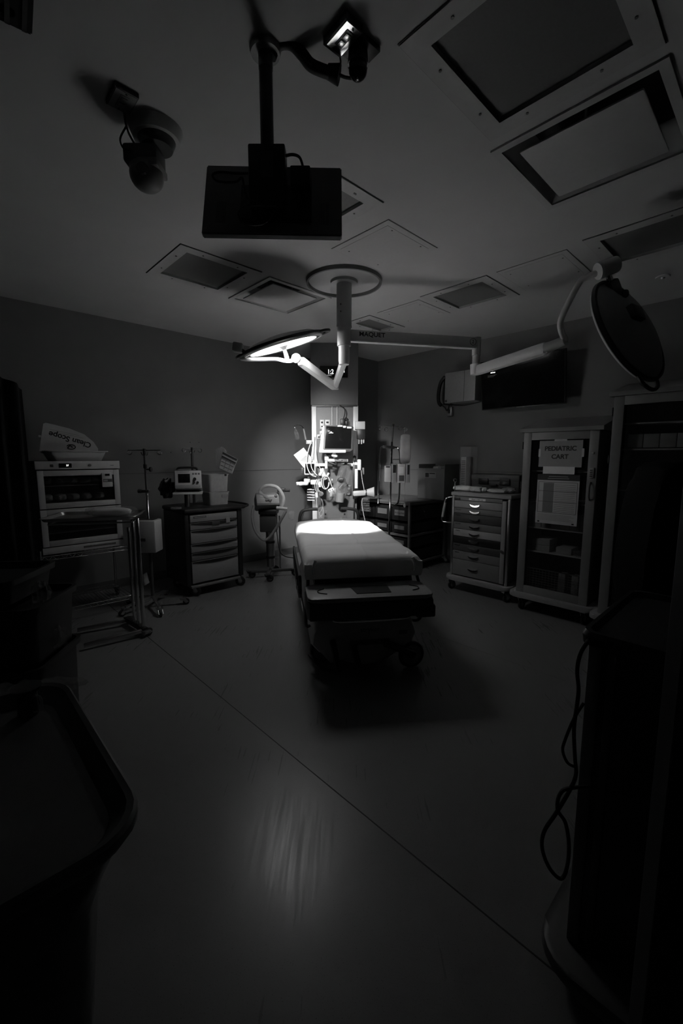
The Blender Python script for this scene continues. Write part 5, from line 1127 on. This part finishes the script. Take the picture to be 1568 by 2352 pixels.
# ================================================================== LEFT FOREGROUND
hp = thing('tray_hamper', 'large dark tray topped hamper with plastic liner at the lower left', 'hamper', at_uv(-.13, 1.12, 0))
g_ = G(); rr = []
for s_, z_ in ((.93, .862), (.97, .865), (1.0, .885), (1.0, .90), (.985, .906), (.955, .903), (.93, .89), (.88, .868)):
    rr.append([g_.b.verts.new((x_ * s_, y_ * s_, z_)) for x_, y_ in rrect(.74, .74, .10, 6)])
for a, b in zip(rr, rr[1:]):
    for k in range(len(a)): g_.b.faces.new((a[k], a[(k + 1) % len(a)], b[(k + 1) % len(a)], b[k]))
g_.b.faces.new(rr[-1]); g_.b.faces.new(rr[0][::-1]); g_.build('tray', 'dark', hp)
g_ = G(); rr = []; rnd = random.Random(5); base_ = rrect(.74, .74, .10, 6)
for j, (s_, z_) in enumerate(((.93, .865), (.90, .82), (.84, .76), (.80, .70), (.76, .5), (.72, .2), (.70, .05))):
    rr.append([g_.b.verts.new((x_ * s_ * (1 + .02 * math.sin(i * 2.1 + j)), y_ * s_ * (1 + .02 * math.sin(i * 1.7 + j)), z_)) for i, (x_, y_) in enumerate(base_)])
for a, b in zip(rr, rr[1:]):
    for k in range(len(a)): g_.b.faces.new((a[k], a[(k + 1) % len(a)], b[(k + 1) % len(a)], b[k]))
g_.b.faces.new(rr[-1]); g_.build('liner', mat('dark_liner', .03, .35, noise=.3, scale=8, bump=.5), hp)
for sx in (-1, 1):
    for sy in (-1, 1): G().cyl((sx * .22, sy * .22, .025), (sx * .22 + .02, sy * .22, .025), .025, n=14).build('wheel', 'rubber', hp)
jr = PZ(66, 1640, .868)
t = thing('lidded_jar', 'dark jar with a wide flared lid standing on the hamper tray', 'jar', (jr.x, jr.y, .868))
G().cyl((0, 0, .001), (0, 0, .065), .024, .024, 20).build('jar', 'dark', t); G().cyl((0, 0, .065), (0, 0, .08), .026, .036, 20).build('lid', 'black', t)
G().tube([(.024, -.01, .06), (.045, -.012, .055), (.045, -.012, .02), (.024, -.01, .012)], .003, 6).build('handle', 'clear', t)
o = G(); c = PZ(70, 1585, .885)
for k in range(4): crumple(o, c + U * 0 + (Vector((-.07 * k, -.02 * k, 0)) + Vector((.07, .03, 0))), .06, .035, .012, amp=.3, seed=130 + k)
o = o.build('plastic_wrapper', 'film'); tag(o, 'long clear plastic wrapper along the far edge of the hamper tray', 'wrapper')
# stacked dark bins
for k, (z0_, z1_, x_, lab) in enumerate(((.0, .645, -1.37, 'lowest dark bin of the stack at the left edge'), (.65, .92, -1.37, 'middle dark bin of the stack at the left edge, wrapped in plastic'), (.925, 1.04, -1.47, 'topmost dark bin of the stack at the left edge'))):
    t = thing('storage_bin', lab, 'bin', Matrix.Translation((x_ - .2, 1.93, z0_)) @ Matrix.Rotation(.12, 4, 'Z'), 'dark bins stacked at the left edge')
    hh = z1_ - z0_; g_ = G(); rr = []
    for s_, z_ in ((.90, 0), (.96, hh - .03), (1.03, hh - .028), (1.04, hh), (.97, hh), (.92, hh - .03)):
        rr.append([g_.b.verts.new((x2 * s_, y2 * s_, z_)) for x2, y2 in rrect(.46, .40, .05, 4)])
    for a, b in zip(rr, rr[1:]):
        for i in range(len(a)): g_.b.faces.new((a[i], a[(i + 1) % len(a)], b[(i + 1) % len(a)], b[i]))
    g_.b.faces.new(rr[0][::-1]); g_.b.faces.new(rr[-1]); g_.build('body', 'black', t)
for k, (x_, y_, s_) in enumerate(((95, 1362, .05), (134, 1462, .045))):
    o = crumple(G(), P(x_, y_, 1.95), s_ * .6, .03, s_, amp=.3, seed=140 + k).build('plastic_scrap', 'film'); tag(o, ('upper crumpled clear plastic bit on the stacked bins', 'lower crumpled clear plastic bit on the stacked bins')[k], 'plastic')
bpy.context.view_layer.update()
